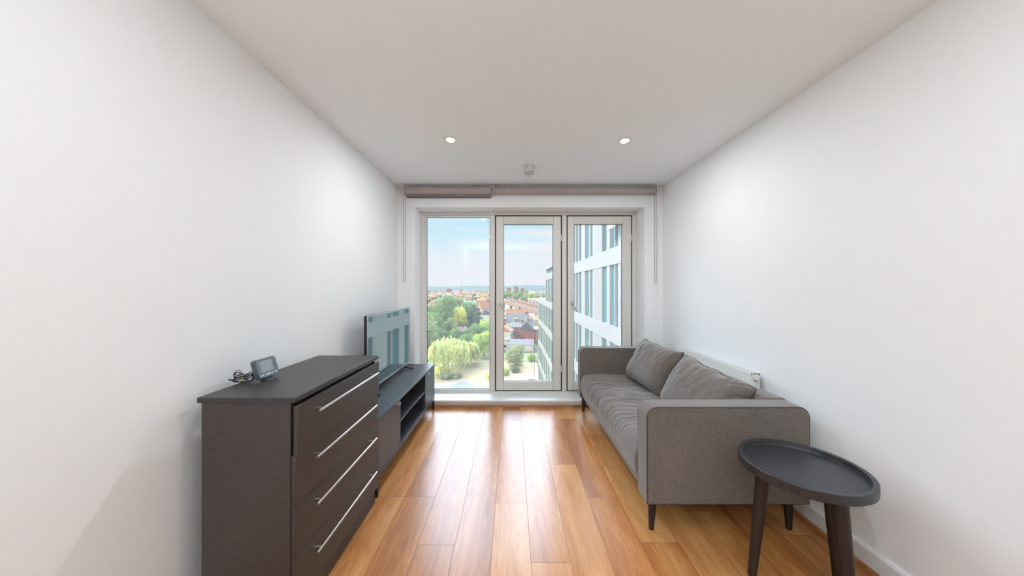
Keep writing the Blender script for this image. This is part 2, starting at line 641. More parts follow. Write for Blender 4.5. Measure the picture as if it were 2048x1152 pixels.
def sash(x0, x1, handle_x, wl, wr):
    z0, z1 = 0.106, 2.120
    m = MB()
    ringbox(m, x0 - 0.013, x1 + 0.015, z0 - 0.014, z1 + 0.016, 0.020, YG + 0.010, YG + 0.05)
    at(m.build('sash_gasket', M['gasket']), win)
    m = MB()
    ringbox(m, x0, x1, z0, z1, wl, YG - 0.012, YG + 0.055, wb=0.096, wt=0.086, wr=wr)
    s = at(m.build('sash', M['frame'], bevel=0.006), win)
    m = MB()
    ringbox(m, x0 + wl - 0.005, x1 - wr + 0.005, z0 + 0.091, z1 - 0.081, 0.009, YG - 0.008, YG + 0.05)
    b = m.build('glazing_bead', M['frame'], bevel=0.003)
    b.parent = s
    m = MB()
    ringbox(m, x0 + wl + 0.003, x1 - wr - 0.003, z0 + 0.099, z1 - 0.089, 0.004, YG + 0.01, YG + 0.03)
    b = m.build('gasket', M['gasket'])
    b.parent = s
    gl = MB().box(x0 + wl + 0.001, x1 - wr - 0.001, YG + 0.031, YG + 0.035, z0 + 0.097, z1 - 0.087).build('glass_pane', M['glass'])
    gl.parent = s
    # lever handle
    hz = 1.118
    m = MB()
    m.box(handle_x - 0.013, handle_x + 0.013, YG - 0.020, YG - 0.010, hz - 0.035, hz + 0.035)
    m.tube([(handle_x, YG - 0.018, hz), (handle_x, YG - 0.055, hz)], 0.009, 10)
    m.tube([(handle_x, YG - 0.052, hz + 0.008), (handle_x + 0.02, YG - 0.060, hz - 0.03), (handle_x + 0.05, YG - 0.062, hz - 0.10)],
           [0.010, 0.009, 0.008], 10)
    hd = m.build('handle', M['steel'], smooth=40)
    hd.parent = s
    for zz in (z0 + 0.25, z1 - 0.25):
        k = MB().tube([(x1 + 0.004, YG - 0.016, zz - 0.035), (x1 + 0.004, YG - 0.016, zz + 0.035)], 0.006, 8).build('hinge', M['frame'], smooth=40)
        k.parent = s
    return s


sash(-0.186, 0.566, -0.138, 0.085, 0.086)
sash(0.646, 1.380, 0.690, 0.070, 0.096)
# sill board and reveals lining
m = MB()
m.box(WX0 - 0.03, WX1 + 0.03, YF - 0.028, YG + 0.02, WZ0 - 0.026, WZ0)
at(m.build('window_sill', M['gloss_white'], bevel=0.005), win)

# ------------------------------------------------------------------ roller blinds
def blind(x0, x1, drop, label, chain_x, chain_bottom):
    zc, yc = 2.335, YF - 0.058
    t = thing('roller_blind', label, 'roller blind', ((x0 + x1) / 2, YF, zc))
    m = MB().tube([(x0 + 0.012, yc, zc), (x1 - 0.012, yc, zc)], 0.037, 32)
    # cloth leaving the roll at the back and hanging below it
    fab = at(m.build('fabric_roll', M['blind'], smooth=40), t)
    m = MB().box(x0 + 0.016, x1 - 0.016, yc + 0.033, yc + 0.0345, zc - 0.045 - drop, zc)
    at(m.build('hanging_cloth', M['blind']), t)
    m = MB().tube([(x0 + 0.016, yc + 0.033, zc - 0.047 - drop), (x1 - 0.016, yc + 0.033, zc - 0.047 - drop)], 0.009, 12)
    at(m.build('bottom_bar', M['blind_bar'], smooth=40), t)
    for xx in (x0, x1):
        m = MB().box(xx - 0.004, xx + 0.004, YF - 0.10, YF, zc - 0.042, zc + 0.045)
        m.box(xx - 0.004, xx + 0.004, YF - 0.006, YF, zc - 0.03, zc + 0.05)
        at(m.build('bracket', M['plastic_white'], bevel=0.002), t)
    if chain_x is not None:
        pts = []
        w = 0.009
        for i in range(21):
            pts.append((chain_x - w, yc - 0.012, zc + 0.0 - (zc - chain_bottom) * i / 20))
        for i in range(1, 8):
            a = PI * i / 8
            pts.append((chain_x - w * math.cos(a), yc - 0.012, chain_bottom - 0.016 * math.sin(a)))
        for i in range(21):
            pts.append((chain_x + w, yc - 0.012, chain_bottom + (zc - chain_bottom) * i / 20))
        at(MB().tube(pts, 0.0030, 6).build('pull_chain', M['chain'], smooth=60), t)
        m = MB().tube([(chain_x - 0.004, yc, zc), (chain_x + 0.012, yc, zc)], 0.026, 20)
        at(m.build('chain_wheel', M['plastic_white'], smooth=40), t)
    return t


blind(-1.155, -0.212, 0.012, 'shorter taupe roller blind over the fixed pane, its bottom bar hanging lower', -1.150, 1.366)
blind(-0.196, 1.545, -0.028, 'longer taupe roller blind rolled up above the two opening sashes', 1.535, 1.362)

# ------------------------------------------------------------------ downlights and detector
def downlight(x, y, tilt, label):
    t = thing('downlight', label, 'ceiling light', (x, y, H), group='recessed ceiling downlights')
    m = MB().lathe([(0.030, 0.004), (0.032, -0.003), (0.046, -0.006), (0.049, -0.001), (0.049, 0.001)], seg=36)
    m.build('trim_ring', M['plastic_white'], t, smooth=50)
    mt = Matrix.Rotation(tilt, 4, 'Y') @ Matrix.Rotation(R(-9), 4, 'X')
    m = MB().lathe([(0.0, -0.0075), (0.026, -0.0075), (0.028, -0.005), (0.029, 0.003)], seg=32, mtx=mt)
    m.build('lamp', M['lamp'], t, smooth=50)
    return t


downlight(-0.463, 2.392, R(10), 'lit recessed downlight above the chest side of the ceiling, left one of two')
downlight(0.850, 2.405, R(-10), 'lit recessed downlight above the sofa side of the ceiling, right one of two')

t = thing('heat_detector', 'white round detector on the ceiling near the window', 'detector', (0.155, 2.92, H))
MB().lathe([(0, 0), (0.050, 0), (0.052, -0.006), (0.050, -0.030), (0.046, -0.056), (0, -0.056)], seg=36).build('base', M['plastic_white'], t, smooth=40)
m = MB().lathe([(0.030, -0.056), (0.030, -0.070), (0, -0.070)], seg=24)
for k in range(10):
    a = 2 * PI * k / 10
    m.tube([(0.040 * math.cos(a), 0.040 * math.sin(a), -0.054), (0.038 * math.cos(a), 0.038 * math.sin(a), -0.078),
            (0.022 * math.cos(a), 0.022 * math.sin(a), -0.090)], 0.0035, 6)
m.lathe([(0.024, -0.086), (0.024, -0.094), (0, -0.096)], seg=24)
m.build('sensor_cage', M['plastic_white'], t, smooth=40)

# ------------------------------------------------------------------ chest of drawers
CX0, CX1, CY0, CY1 = -1.163, -0.800, 1.180, 1.922
t = thing('chest_of_drawers', 'dark brown chest of four wide drawers with long steel bar handles', 'chest of drawers',
          ((CX0 + CX1) / 2, (CY0 + CY1) / 2, 0))
m = MB().box(CX0, CX1, CY0, CY1, 0.865, 0.885)
at(m.build('top', M['chest_top'], bevel=0.002), t)
m = MB()
m.box(CX0 + 0.012, CX1 - 0.022, CY0 + 0.006, CY0 + 0.022, 0, 0.865)
at(m.build('side_panel', M['chest'], bevel=0.001), t)
m = MB()
m.box(CX0 + 0.012, CX1 - 0.022, CY1 - 0.022, CY1 - 0.006, 0, 0.865)
at(m.build('side_panel', M['chest'], bevel=0.001), t)
at(MB().box(CX0 + 0.014, CX0 + 0.02, CY0 + 0.022, CY1 - 0.022, 0.02, 0.865).build('back_panel', M['chest']), t)
at(MB().box(CX1 - 0.040, CX1 - 0.024, CY0 + 0.022, CY1 - 0.022, 0.0, 0.094).build('plinth', M['chest']), t)
at(MB().box(CX0 + 0.02, CX1 - 0.03, CY0 + 0.022, CY1 - 0.022, 0.84, 0.864).build('top_rail', M['chest']), t)
edges = [0.852, 0.665, 0.475, 0.286, 0.097]
hz = [0.804, 0.620, 0.433, 0.240]
for i in range(4):
    out = 0.008 if i == 0 else 0.0
    x1 = CX1 - 0.003 + out
    d = at(MB().box(x1 - 0.017, x1, CY0 + 0.008, CY1 - 0.008, edges[i + 1] + 0.0015, edges[i] - 0.0015).build('drawer', M['chest'], bevel=0.0015), t)
    bx = MB().box(CX0 + 0.05, x1 - 0.017, CY0 + 0.035, CY1 - 0.035, edges[i + 1] + 0.02, edges[i] - 0.02)
    b = bx.build('drawer_box', M['chest'])
    b.parent = d
    m = MB()
    hx = x1 + 0.032
    m.tube([(hx, 1.268, hz[i]), (hx, 1.825, hz[i])], 0.0055, 14)
    for yy in (1.300, 1.793):
        m.tube([(x1 - 0.001, yy, hz[i]), (hx, yy, hz[i])], 0.0045, 12)
    h = m.build('bar_handle', M['steel'], smooth=40)
    h.parent = d

# ------------------------------------------------------------------ home energy display with its cable
t = thing('energy_display', 'small dark grey home display with blank screen propped on the dark brown chest', 'display', (-1.085, 1.421, 0.885))
MR = Matrix.Translation((-1.083, 1.421, 0.897)) @ Matrix.Rotation(R(-16), 4, 'Y')
m = MB()
m.prism(rrect(-0.058, 0.058, 0.0, 0.084, 0.011), lambda u, v, w: MR @ Vector((w, u, v)), -0.014, 0.010)
at(m.build('casing', M['device'], bevel=0.004, bseg=3), t)
m = MB()
m.prism(rrect(-0.056, 0.056, 0.002, 0.082, 0.010), lambda u, v, w: MR @ Vector((w, u, v)), 0.0095, 0.0112)
at(m.build('front_glass', mat('display_glass', (0.16, 0.19, 0.22, 1), 0.12)), t)
m = MB()
m.prism(rrect(-0.040, 0.028, 0.024, 0.072, 0.001), lambda u, v, w: MR @ Vector((w, u, v)), 0.0108, 0.0118)
at(m.build('screen', M['lcd']), t)
for k, (u, q) in enumerate(((-0.046, 0.0026), (-0.036, 0.0030), (-0.018, 0.0034), (-0.006, 0.004), (0.004, 0.0026), (0.018, 0.003), (0.036, 0.0034), (0.044, 0.002))):
    m = MB().prism([(u - q, 0.0125 - q), (u + q, 0.0125 - q), (u + q * 0.6, 0.0125 + q), (u - q * 0.6, 0.0125 + q)],
                   lambda a, b, w: MR @ Vector((w, a, b)), 0.0108, 0.0119)
    at(m.build('button_mark', M['icon']), t)
for k in range(3):
    m = MB().prism([(0.037, 0.040 + k * 0.010), (0.041, 0.040 + k * 0.010), (0.041, 0.044 + k * 0.010), (0.037, 0.044 + k * 0.010)],
                   lambda a, b, w: MR @ Vector((w, a, b)), 0.0108, 0.0115)
    at(m.build('indicator_mark', M['device']), t)
m = MB()
m.box(-1.100, -1.058, 1.395, 1.447, 0.885, 0.890)
m.box(-1.094, -1.078, 1.400, 1.442, 0.889, 0.902)
at(m.build('stand', M['device'], bevel=0.002), t)

t = thing('power_cable', 'black cable coiled into a bundle beside the display on the chest', 'cable', (-1.150, 1.375, 0.885))
m = MB()
rnd = random.Random(3)
for k in range(9):
    ph = rnd.uniform(0, 6)
    tilt = rnd.uniform(-0.2, 1.2)
    pts = []
    L1 = rnd.uniform(0.058, 0.078)
    W1 = rnd.uniform(0.012, 0.034)
    for i in range(26):
        a = 2 * PI * i / 26
        u = math.cos(a) * L1 * 0.62
        pinch = 0.22 + 0.78 * min(1.0, abs(u + 0.0) / 0.03)
        v = math.sin(a) * W1 * pinch
        w = 0.026 + v * math.sin(tilt) + 0.012 * math.sin(a + ph) * pinch
        vv = v * math.cos(tilt)
        pts.append((-1.150 + u * 0.86 - vv * 0.3, 1.372 + u * 0.1 + vv, max(0.8872, 0.885 + w)))
    m.tube(pts, 0.0014, 6, closed=True)
m.tube([(-1.120, 1.38, 0.90), (-1.110, 1.39, 0.905), (-1.098, 1.40, 0.912)], 0.0018, 6)
for k in range(3):
    pts = [(-1.200 - 0.004 * k, 1.352 + 0.008 * k, 0.904 - 0.002 * k), (-1.178, 1.36 + 0.006 * k, 0.890), (-1.15, 1.362 + 0.005 * k, 0.8885), (-1.12, 1.37, 0.8895)]
    m.tube(pts, 0.0018, 6)
at(m.build('cable', M['plastic_black'], smooth=60), t)
m = MB()
pts = [(-1.148, 1.373 + 0.011 * math.cos(2 * PI * i / 16), 0.905 + 0.014 * math.sin(2 * PI * i / 16)) for i in range(16)]
m.tube(pts, 0.0022, 8, closed=True)
m.tube([(-1.147, 1.362, 0.903), (-1.150, 1.352, 0.894), (-1.155, 1.348, 0.892)], 0.0015, 6)
at(m.build('cable_tie', M['tie'], smooth=60), t)

# ------------------------------------------------------------------ TV unit
UX0, UX1, UY0, UY1, UZ0, UZ1 = -1.215, -0.826, 1.965, 3.415, 0.120, 0.480
t = thing('tv_unit', 'long low charcoal TV unit with two doors and open middle shelves', 'TV unit', ((UX0 + UX1) / 2, (UY0 + UY1) / 2, 0))
at(MB().box(UX0, UX1, UY0, UY1, UZ1 - 0.018, UZ1).build('top', M['unit'], bevel=0.002), t)
at(MB().box(UX0, UX1, UY0, UY1, UZ0, UZ0 + 0.018).build('bottom_panel', M['unit'], bevel=0.002), t)
for (a, b) in ((UY0, UY0 + 0.018), (UY1 - 0.018, UY1)):
    at(MB().box(UX0, UX1 - 0.001, a, b, UZ0 + 0.018, UZ1 - 0.018).build('side_panel', M['unit'], bevel=0.001), t)
for yy in (2.372, 3.064):
    at(MB().box(UX0, UX1 - 0.003, yy - 0.008, yy + 0.008, UZ0 + 0.018, UZ1 - 0.018).build('divider', M['unit']), t)
at(MB().box(UX0, UX0 + 0.008, UY0 + 0.018, UY1 - 0.018, UZ0 + 0.018, UZ1 - 0.018).build('back_panel', M['unit']), t)
at(MB().box(UX0 + 0.008, UX1 - 0.006, 2.380, 3.056, 0.292, 0.308).build('shelf', M['unit'], bevel=0.001), t)
for (a, b, hy) in ((UY0 + 0.021, 2.361, 2.315), (3.075, UY1 - 0.021, 3.130)):
    d = at(MB().box(UX1 - 0.020, UX1 - 0.002, a, b, UZ0 + 0.021, UZ1 - 0.021).build('door', M['unit_door'], bevel=0.002), t)
    m = MB()
    m.box(UX1 - 0.003, UX1 + 0.016, hy - 0.030, hy + 0.030, 0.4485, 0.4520)
    m.box(UX1 + 0.0135, UX1 + 0.016, hy - 0.030, hy + 0.030, 0.4405, 0.4520)
    h = m.build('tab_handle', M['dark_steel'], bevel=0.0008)
    h.parent = d
m = MB()
for xx in (UX0, UX1 - 0.02):
    m.box(xx, xx + 0.02, UY0 + 0.004, UY1 - 0.004, UZ0 - 0.020, UZ0)
for yy in (UY0 + 0.004, UY1 - 0.024):
    m.box(UX0 + 0.02, UX1 - 0.02, yy, yy + 0.02, UZ0 - 0.020, UZ0)
at(m.build('base_frame', M['black_metal'], bevel=0.001), t)
for xx in (UX0 + 0.002, UX1 - 0.022):
    for yy in (UY0 + 0.004, UY1 - 0.024):
        at(MB().box(xx, xx + 0.02, yy, yy + 0.02, 0, UZ0 - 0.02).build('leg', M['black_metal'], bevel=0.001), t)

# ------------------------------------------------------------------ television
TX, TY0, TY1, TZ0, TZ1 = -1.060, 2.345, 3.318, 0.520, 1.084
t = thing('television', 'flat black television with reflective screen standing on the charcoal TV unit', 'television', (TX, (TY0 + TY1) / 2, UZ1))
at(MB().box(TX - 0.026, TX - 0.004, TY0, TY1, TZ0, TZ1).build('casing', M['plastic_black'], bevel=0.003), t)
m = MB()
m.prism(rrect(TY0 + 0.1, TY1 - 0.1, TZ0 + 0.05, TZ0 + 0.34, 0.02), lambda u, v, w: (w, u, v), TX - 0.058, TX - 0.025)
at(m.build('rear_housing', M['plastic_black'], bevel=0.008), t)
m = MB()
bw = 0.009
m.box(TX - 0.004, TX + 0.0015, TY0, TY1, TZ1 - bw, TZ1)
m.box(TX - 0.004, TX + 0.0015, TY0, TY1, TZ0, TZ0 + 0.014)
m.box(TX - 0.004, TX + 0.0015, TY0, TY0 + bw, TZ0 + 0.014, TZ1 - bw)
m.box(TX - 0.004, TX + 0.0015, TY1 - bw, TY1, TZ0 + 0.014, TZ1 - bw)
at(m.build('bezel', M['bezel'], bevel=0.001), t)
at(MB().box(TX - 0.004, TX + 0.0003, TY0 + bw, TY1 - bw, TZ0 + 0.014, TZ1 - bw).build('screen', M['screen']), t)
for yy, dy in ((2.455, -0.055), (3.175, 0.03)):
    m = MB()
    m.tube([(TX - 0.012, yy, TZ0 + 0.006), (TX - 0.010, yy, TZ0 - 0.010), (TX + 0.070, yy + dy, UZ1 + 0.006)], [0.008, 0.0085, 0.006], 10)
    m.tube([(TX - 0.010, yy, TZ0 - 0.010), (TX - 0.095, yy + dy, UZ1 + 0.006)], [0.0085, 0.006], 10)
    at(m.build('foot', M['plastic_black'], smooth=50), t)

# ------------------------------------------------------------------ sofa
SX0, SX1, SY0, SY1 = 0.700, 1.548, 1.660, 3.405
SZB, SZA = 0.164, 0.672
t = thing('sofa', 'grey brown two seat fabric sofa with boxy arms and dark tapered legs', 'sofa', (1.12, 2.53, 0))


def arm(y0, y1):
    m = MB()
    m.prism(rrect(SX0, SX1, SZB, SZA, 0.056, 7, (0, 0, 1, 1)), lambda u, v, w: (u, w, v), y0, y1)
    a = at(m.build('armrest', M['fabric'], bevel=0.010, bseg=3), t)
    out = rrect(SX0 + 0.004, SX1 - 0.004, SZB + 0.004, SZA - 0.004, 0.054, 7, (0, 0, 1, 1))
    for yy in (y0 + 0.004, y1 - 0.004):
        p = MB().tube([(u, yy, v) for u, v in out], 0.0042, 6, closed=True).build('piping', M['piping'], smooth=60)
        p.parent = a
    return a


arm(SY0, SY0 + 0.125)
arm(SY1 - 0.125, SY1)
iy0, iy1 = SY0 + 0.125, SY1 - 0.125
# backrest: low block between the arms
m = MB()
m.prism(rrect(1.375, SX1 - 0.004, SZB, SZA + 0.006, 0.045, 7, (0, 0, 1, 1)), lambda u, v, w: (u, w, v), iy0 - 0.002, iy1 + 0.002)
at(m.build('backrest', M['fabric'], bevel=0.006, bseg=2), t)
m = MB().box(SX0 + 0.024, 1.38, iy0 - 0.002, iy1 + 0.002, SZB, 0.285)
at(m.build('base', M['fabric'], bevel=0.014, bseg=3), t)


# seat cushion: one long pad that rolls over the front edge, gathered into folds
def seat_point(u, v):
    # u along the sofa, v around the section from lower front to the back
    ln = iy1 - iy0 - 0.010
    y = iy0 + 0.005 + u * ln
    prof = [(SX0 + 0.030, 0.205), (SX0 + 0.008, 0.225), (SX0 - 0.002, 0.28), (SX0 - 0.002, 0.335), (SX0 + 0.012, 0.382), (SX0 + 0.045, 0.408),
            (SX0 + 0.10, 0.415), (SX0 + 0.25, 0.418), (SX0 + 0.45, 0.412), (SX0 + 0.69, 0.405)]
    k = v * (len(prof) - 1)
    i = min(int(k), len(prof) - 2)
    f = k - i
    def cat(p0, p1, p2, p3, f):
        return 0.5 * (2 * p1 + (p2 - p0) * f + (2 * p0 - 5 * p1 + 4 * p2 - p3) * f * f + (3 * p1 - p0 - 3 * p2 + p3) * f ** 3)
    P = [prof[max(0, min(len(prof) - 1, i + d))] for d in (-1, 0, 1, 2)]
    x = cat(P[0][0], P[1][0], P[2][0], P[3][0], f)
    z = cat(P[0][1], P[1][1], P[2][1], P[3][1], f)
    nx, nz = (-1, 0) if v < 0.42 else (0, 1)
    if 0.33 <= v <= 0.55:
        s = (v - 0.33) / 0.22
        nx, nz = -math.cos(s * PI / 2), math.sin(s * PI / 2)
    # end rounding
    e = min(u, 1 - u) * ln
    rd = 0.045
    q = 1 - math.sqrt(max(0.0, 1 - (1 - min(1, e / rd)) ** 2))
    off = -0.03 * q
    # folds running front to back
    amp = 0.5 + 0.5 * noise.noise(Vector((y * 1.6, x * 1.5, 3.3)))
    mid = max(0.0, 1 - abs(u - 0.52) / 0.50)
    warp = 0.055 * noise.noise(Vector((x * 2.6, y * 2.2, 7.7))) + 0.022 * noise.noise(Vector((x * 7.0, y * 6.0, 2.7))) + 0.07 * (x - SX0) ** 2
    yy = y + warp
    f1 = max(0, 1 - abs(noise.noise(Vector((yy * 17.0, x * 0.9, 1.1)))) / 0.16)
    f2 = max(0, 1 - abs(noise.noise(Vector((yy * 34.0, x * 1.6, 5.1)))) / 0.22)
    fold = max(f1 ** 1.4, 0.6 * f2 ** 1.4)
    off += -0.0115 * fold * (0.3 + amp) * min(1, mid * 2.2) * (0.15 + 0.85 * min(1, max(0, (v - 0.2) / 0.3))) * (1 if v < 0.85 else (1 - v) / 0.15)
    off += 0.006 * noise.noise(Vector((x * 6, y * 5, 0.4)))
    return (x + nx * off, y, z + nz * off)


m = MB().grid(420, 64, seat_point)
so = at(m.build('seat_cushion', M['fabric'], smooth=180), t)
# side faces of the cushion
for u in (0.0, 1.0):
    m2 = MB()
    A = [Vector(seat_point(u, k / 40)) for k in range(41)]
    vs = [m2.bm.verts.new(p) for p in A]
    vs.append(m2.bm.verts.new((A[-1].x, A[-1].y, 0.25)))
    vs.append(m2.bm.verts.new((A[0].x + 0.05, A[0].y, 0.25)))
    m2.bm.faces.new(vs)
    e = m2.build('cushion_end', M['piping'])
    e.parent = so
for (x, y) in ((0.752, 1.715), (1.478, 1.715), (0.752, 3.350), (1.478, 3.350)):
    dx = -0.006 if x < 1 else 0.006
    m = MB().tube([(x, y, SZB + 0.004), (x + dx * 0.5, y, 0.08), (x + dx, y, 0.0)], [0.0235, 0.0185, 0.0135], 20)
    at(m.build('leg', M['leg'], smooth=50), t)


def cushion(label, center, w, h, th, lean, yaw, roll, seed, fold):
    rnd = random.Random(seed)
    t = thing('back_cushion', label, 'cushion', center)
    MX = Matrix.Translation(center) @ Matrix.Rotation(yaw, 4, 'Z') @ Matrix.Rotation(lean, 4, 'Y') @ Matrix.Rotation(roll, 4, 'X')
    n = 72

    def surf(side):
        def fn(a, b):
            u, v = a * 2 - 1, b * 2 - 1
            # edge pulled in between pointed corners
            pu = 1 - 0.055 * (1 - u * u) ** 1.0 * abs(v) ** 3
            pv = 1 - 0.055 * (1 - v * v) ** 1.0 * abs(u) ** 3
            y = u * w / 2 * pv
            z = v * h / 2 * pu
            t0 = (max(0, 1 - abs(u) ** 5) ** 0.52) * (max(0, 1 - abs(v) ** 5) ** 0.52)
            sag = 1.0 + 0.18 * (-v)
            x = side * th / 2 * t0 * sag
            edge = 1 - t0
            # gathers fanning from the seam plus broad creases
            ang = math.atan2(v, u)
            g = noise.noise(Vector((math.cos(ang) * 6 + seed, math.sin(ang) * 6, (u * u + v * v) * 0.5)))
            c = noise.noise(Vector((u * 1.3 + seed, v * 1.1, side * 3.0)))
            wr = noise.noise(Vector((u * 6.5 + 0.9 * v + seed * 3, v * 1.4 - u * 0.5, side + 9.0)))
            wr2 = max(0, 1 - abs(noise.noise(Vector((u * 3.0 + v * 0.8 + seed, v * 1.0 + seed * 2, side)))) / 0.10)
            top = 0.25 + 0.75 * max(0, min(1, (v + 0.5)))
            d = 0.022 * g * edge ** 1.2 + 0.010 * c * t0 + fold * (0.0055 * wr - 0.0050 * wr2) * top * (0.25 + edge)
            d *= min(1, t0 * 3.0)
            x += side * d
            z += -0.006 * math.sin(u * 9 + seed) * max(0, v) ** 4
            return MX @ Vector((x, y, z))
        return fn
    m = MB()
    m.grid(n, n, surf(-1))
    m.grid(n, n, surf(1))
    bmesh.ops.remove_doubles(m.bm, verts=m.bm.verts[:], dist=0.0004)
    c = at(m.build('cover', M['fabric'], smooth=180), t)
    f = surf(1)
    pts = []
    for k in range(48):
        q = k / 12.0
        s, fr = int(q), q - int(q)
        a, b = ((fr, 0), (1, fr), (1 - fr, 1), (0, 1 - fr))[s]
        pts.append(f(a, b))
    p = MB().tube(pts, 0.0035, 6, closed=True).build('seam_piping', M['piping'], smooth=60)
    at(p, t)
    return t


cushion('grey sofa cushion leaning at the window end of the sofa', (1.270, 2.880, 0.586), 0.590, 0.410, 0.215, R(24), R(8), R(2), 2.0, 3.2)
cushion('grey sofa cushion slumped behind the near armrest, its pointed corner by the radiator', (1.288, 2.165, 0.560), 0.660, 0.405, 0.225, R(24), R(7), R(6), 5.0, 3.6)

# ------------------------------------------------------------------ radiator
RY0, RY1, RZ0, RZ1 = 2.100, 3.080, 0.150, 0.732
t = thing('radiator', 'white panel radiator on the wall behind the sofa', 'radiator', (XR, 2.6, 0.15))
m = MB()
m.box(1.568, 1.576, RY0 + 0.006, RY1 - 0.006, RZ0, RZ1 - 0.012)
y = RY0 + 0.03
while y < RY1 - 0.04:
    m.box(1.5655, 1.569, y, y + 0.018, RZ0 + 0.04, RZ1 - 0.055)
    y += 0.034
at(m.build('front_panel', M['rad'], bevel=0.002), t)
at(MB().box(1.618, 1.626, RY0 + 0.006, RY1 - 0.006, RZ0, RZ1 - 0.012).build('rear_panel', M['rad'], bevel=0.002), t)
m = MB()
m.box(1.5675, 1.573, RY0, RY1, RZ1 - 0.018, RZ1)
m.box(1.621, 1.627, RY0, RY1, RZ1 - 0.018, RZ1)
y = RY0
while y < RY1:
    m.box(1.573, 1.621, y, y + 0.006, RZ1 - 0.008, RZ1 - 0.003)
    y += 0.022
at(m.build('top_grille', M['rad']), t)
for yy in (RY0, RY1 - 0.006):
    at(MB().box(1.5665, 1.628, yy, yy + 0.006, RZ0 + 0.01, RZ1 - 0.001).build('end_panel', M['rad'], bevel=0.002), t)
m = MB()
m.tube([(1.5985, RY0 + 0.002, RZ1 - 0.040), (1.5985, RY0 - 0.010, RZ1 - 0.040)], 0.0155, 20)
at(m.build('plug_collar', M['valve'], smooth=40), t)
m = MB()
m.tube([(1.5985, RY0 - 0.010, RZ1 - 0.040), (1.5985, RY0 - 0.024, RZ1 - 0.040)], [0.0105, 0.0095], 20)
at(m.build('plug_cap', M['valve'], smooth=40), t)
for yy in (2.3, 2.88):
    at(MB().box(1.626, XR - 0.0005, yy, yy + 0.03, 0.3, 0.6).build('wall_bracket', M['rad']), t)
for yy in (RY0 + 0.03, RY1 - 0.03):
    at(MB().tube([(1.5985, yy, 0), (1.5985, yy, RZ0 + 0.02)], 0.0075, 12).build('pipe', M['rad'], smooth=40), t)

# ------------------------------------------------------------------ side table
TCX, TCY, TR, TZ = 1.258, 1.392, 0.2265, 0.530
t = thing('side_table', 'black round tray topped side table beside the sofa arm', 'side table', (TCX, TCY, 0))
m = MB()
m.lathe([(0, -0.022), (TR - 0.022, -0.022), (TR - 0.020, -0.019), (TR - 0.018, -0.002), (TR - 0.015, 0.0), (TR - 0.002, 0.0), (TR, -0.002),
         (TR, -0.036), (TR - 0.004, -0.040), (0, -0.040)], (0, 0, TZ), 96)
m.build('tray_top', M['table'], t, smooth=35)
for ang in (166, 279, 8):
    a = R(ang)
    p0 = (0.140 * math.cos(a), 0.140 * math.sin(a), TZ - 0.038)
    p1 = (0.186 * math.cos(a), 0.186 * math.sin(a), 0.0)
    MB().tube([p0, tuple((p0[i] + p1[i]) / 2 for i in range(3)), p1], [0.027, 0.0235, 0.0165], 24).build('leg', M['leg'], t, smooth=50)

# ================================================================== OUTDOORS
def gp(px, py):
    d = F * (CAMZ - GZ) / (py - 576.0)
    return ((px - 1024.0) / F * d, d)


# ground sheets
m = MB()
m.quad([(-2600, 30, GZ), (2600, 30, GZ), (2600, 3800, GZ), (-2600, 3800, GZ)])
struct(m.build('ground', M['ground']))


def sheet(name, pts, z, mt, th=0.05):
    m = MB()
    m.prism(pts, lambda u, v, w: (u, v, w), GZ, GZ + z)
    return struct(m.build(name, mt))


sheet('lawn', [gp(700, 800), gp(860, 768), gp(985, 790), gp(1080, 752), gp(1072, 722), gp(1008, 718), gp(930, 717), gp(800, 730)], 0.10, M['lawn'])
sheet('lawn_edge', [gp(930, 719), gp(1074, 724), gp(1074, 708), gp(930, 706)], 0.14, M['grass'])
sheet('pavement', [gp(700, 815), gp(870, 769), gp(930, 762), gp(965, 782), gp(1015, 770), gp(1062, 744), gp(1075, 744), gp(1085, 800), gp(960, 850), gp(700, 900)], 0.16, M['pave'])
pts = [gp(893, 779), gp(905, 770), gp(918, 764.5), gp(930, 763.5), gp(940, 768), gp(952, 780), gp(958, 800), gp(880, 800)]
sheet('road', pts, 0.2, M['road'])
cx = sum(p[0] for p in pts) / len(pts)
cy = sum(p[1] for p in pts) / len(pts)
sheet('kerb', [((p[0] - cx) * 1.09 + cx, (p[1] - cy) * 1.05 + cy) for p in pts], 0.18, M['kerb'])

# distant wooded ridge
def hill(y0, x0, x1, hfn, name):
    m = MB()

    def fn(a, b):
        x = x0 + (x1 - x0) * a
        h = hfn(x)
        prof = math.sin(min(1, b * 1.0) * PI / 2)
        n = noise.noise(Vector((x * 0.004, b * 6, 0.3))) * 0.10
        return (x, y0 + 900 * b, GZ + h * (prof + n * b))
    m.grid(120, 12, fn)
    return struct(m.build(name, M['hill'], smooth=180))


hill(2300, -2400, 2400, lambda x: 40 + 0.012 * (x + 800) + 8 * noise.noise(Vector((x * 0.004, 0, 0))) + 4 * noise.noise(Vector((x * 0.02, 0, 0))), 'hills')

# ---- trees
def leaf_cloud(m, rnd, blobs, n, size, droop=0.0):
    tot = sum(b[3] * b[4] for b in blobs)
    for (cx, cy, cz, rx, rz) in blobs:
        for _ in range(int(n * rx * rz / tot)):
            d = Vector((rnd.gauss(0, 1), rnd.gauss(0, 1), rnd.gauss(0, 1))).normalized()
            r = rnd.uniform(0.72, 1.06)
            p = Vector((cx + d.x * rx * r, cy + d.y * rx * r, cz + d.z * rz * r))
            nrm = (d + Vector((rnd.uniform(-.7, .7), rnd.uniform(-.7, .7), rnd.uniform(-.4, .7)))).normalized()
            a = nrm.orthogonal().normalized()
            b = nrm.cross(a)
            ang = rnd.uniform(0, PI)
            a, b = a * math.cos(ang) + b * math.sin(ang), b * math.cos(ang) - a * math.sin(ang)
            s = size * rnd.uniform(0.6, 1.3)
            m.quad([p - a * s, p + b * s * 0.55, p + a * s, p - b * s * 0.55])


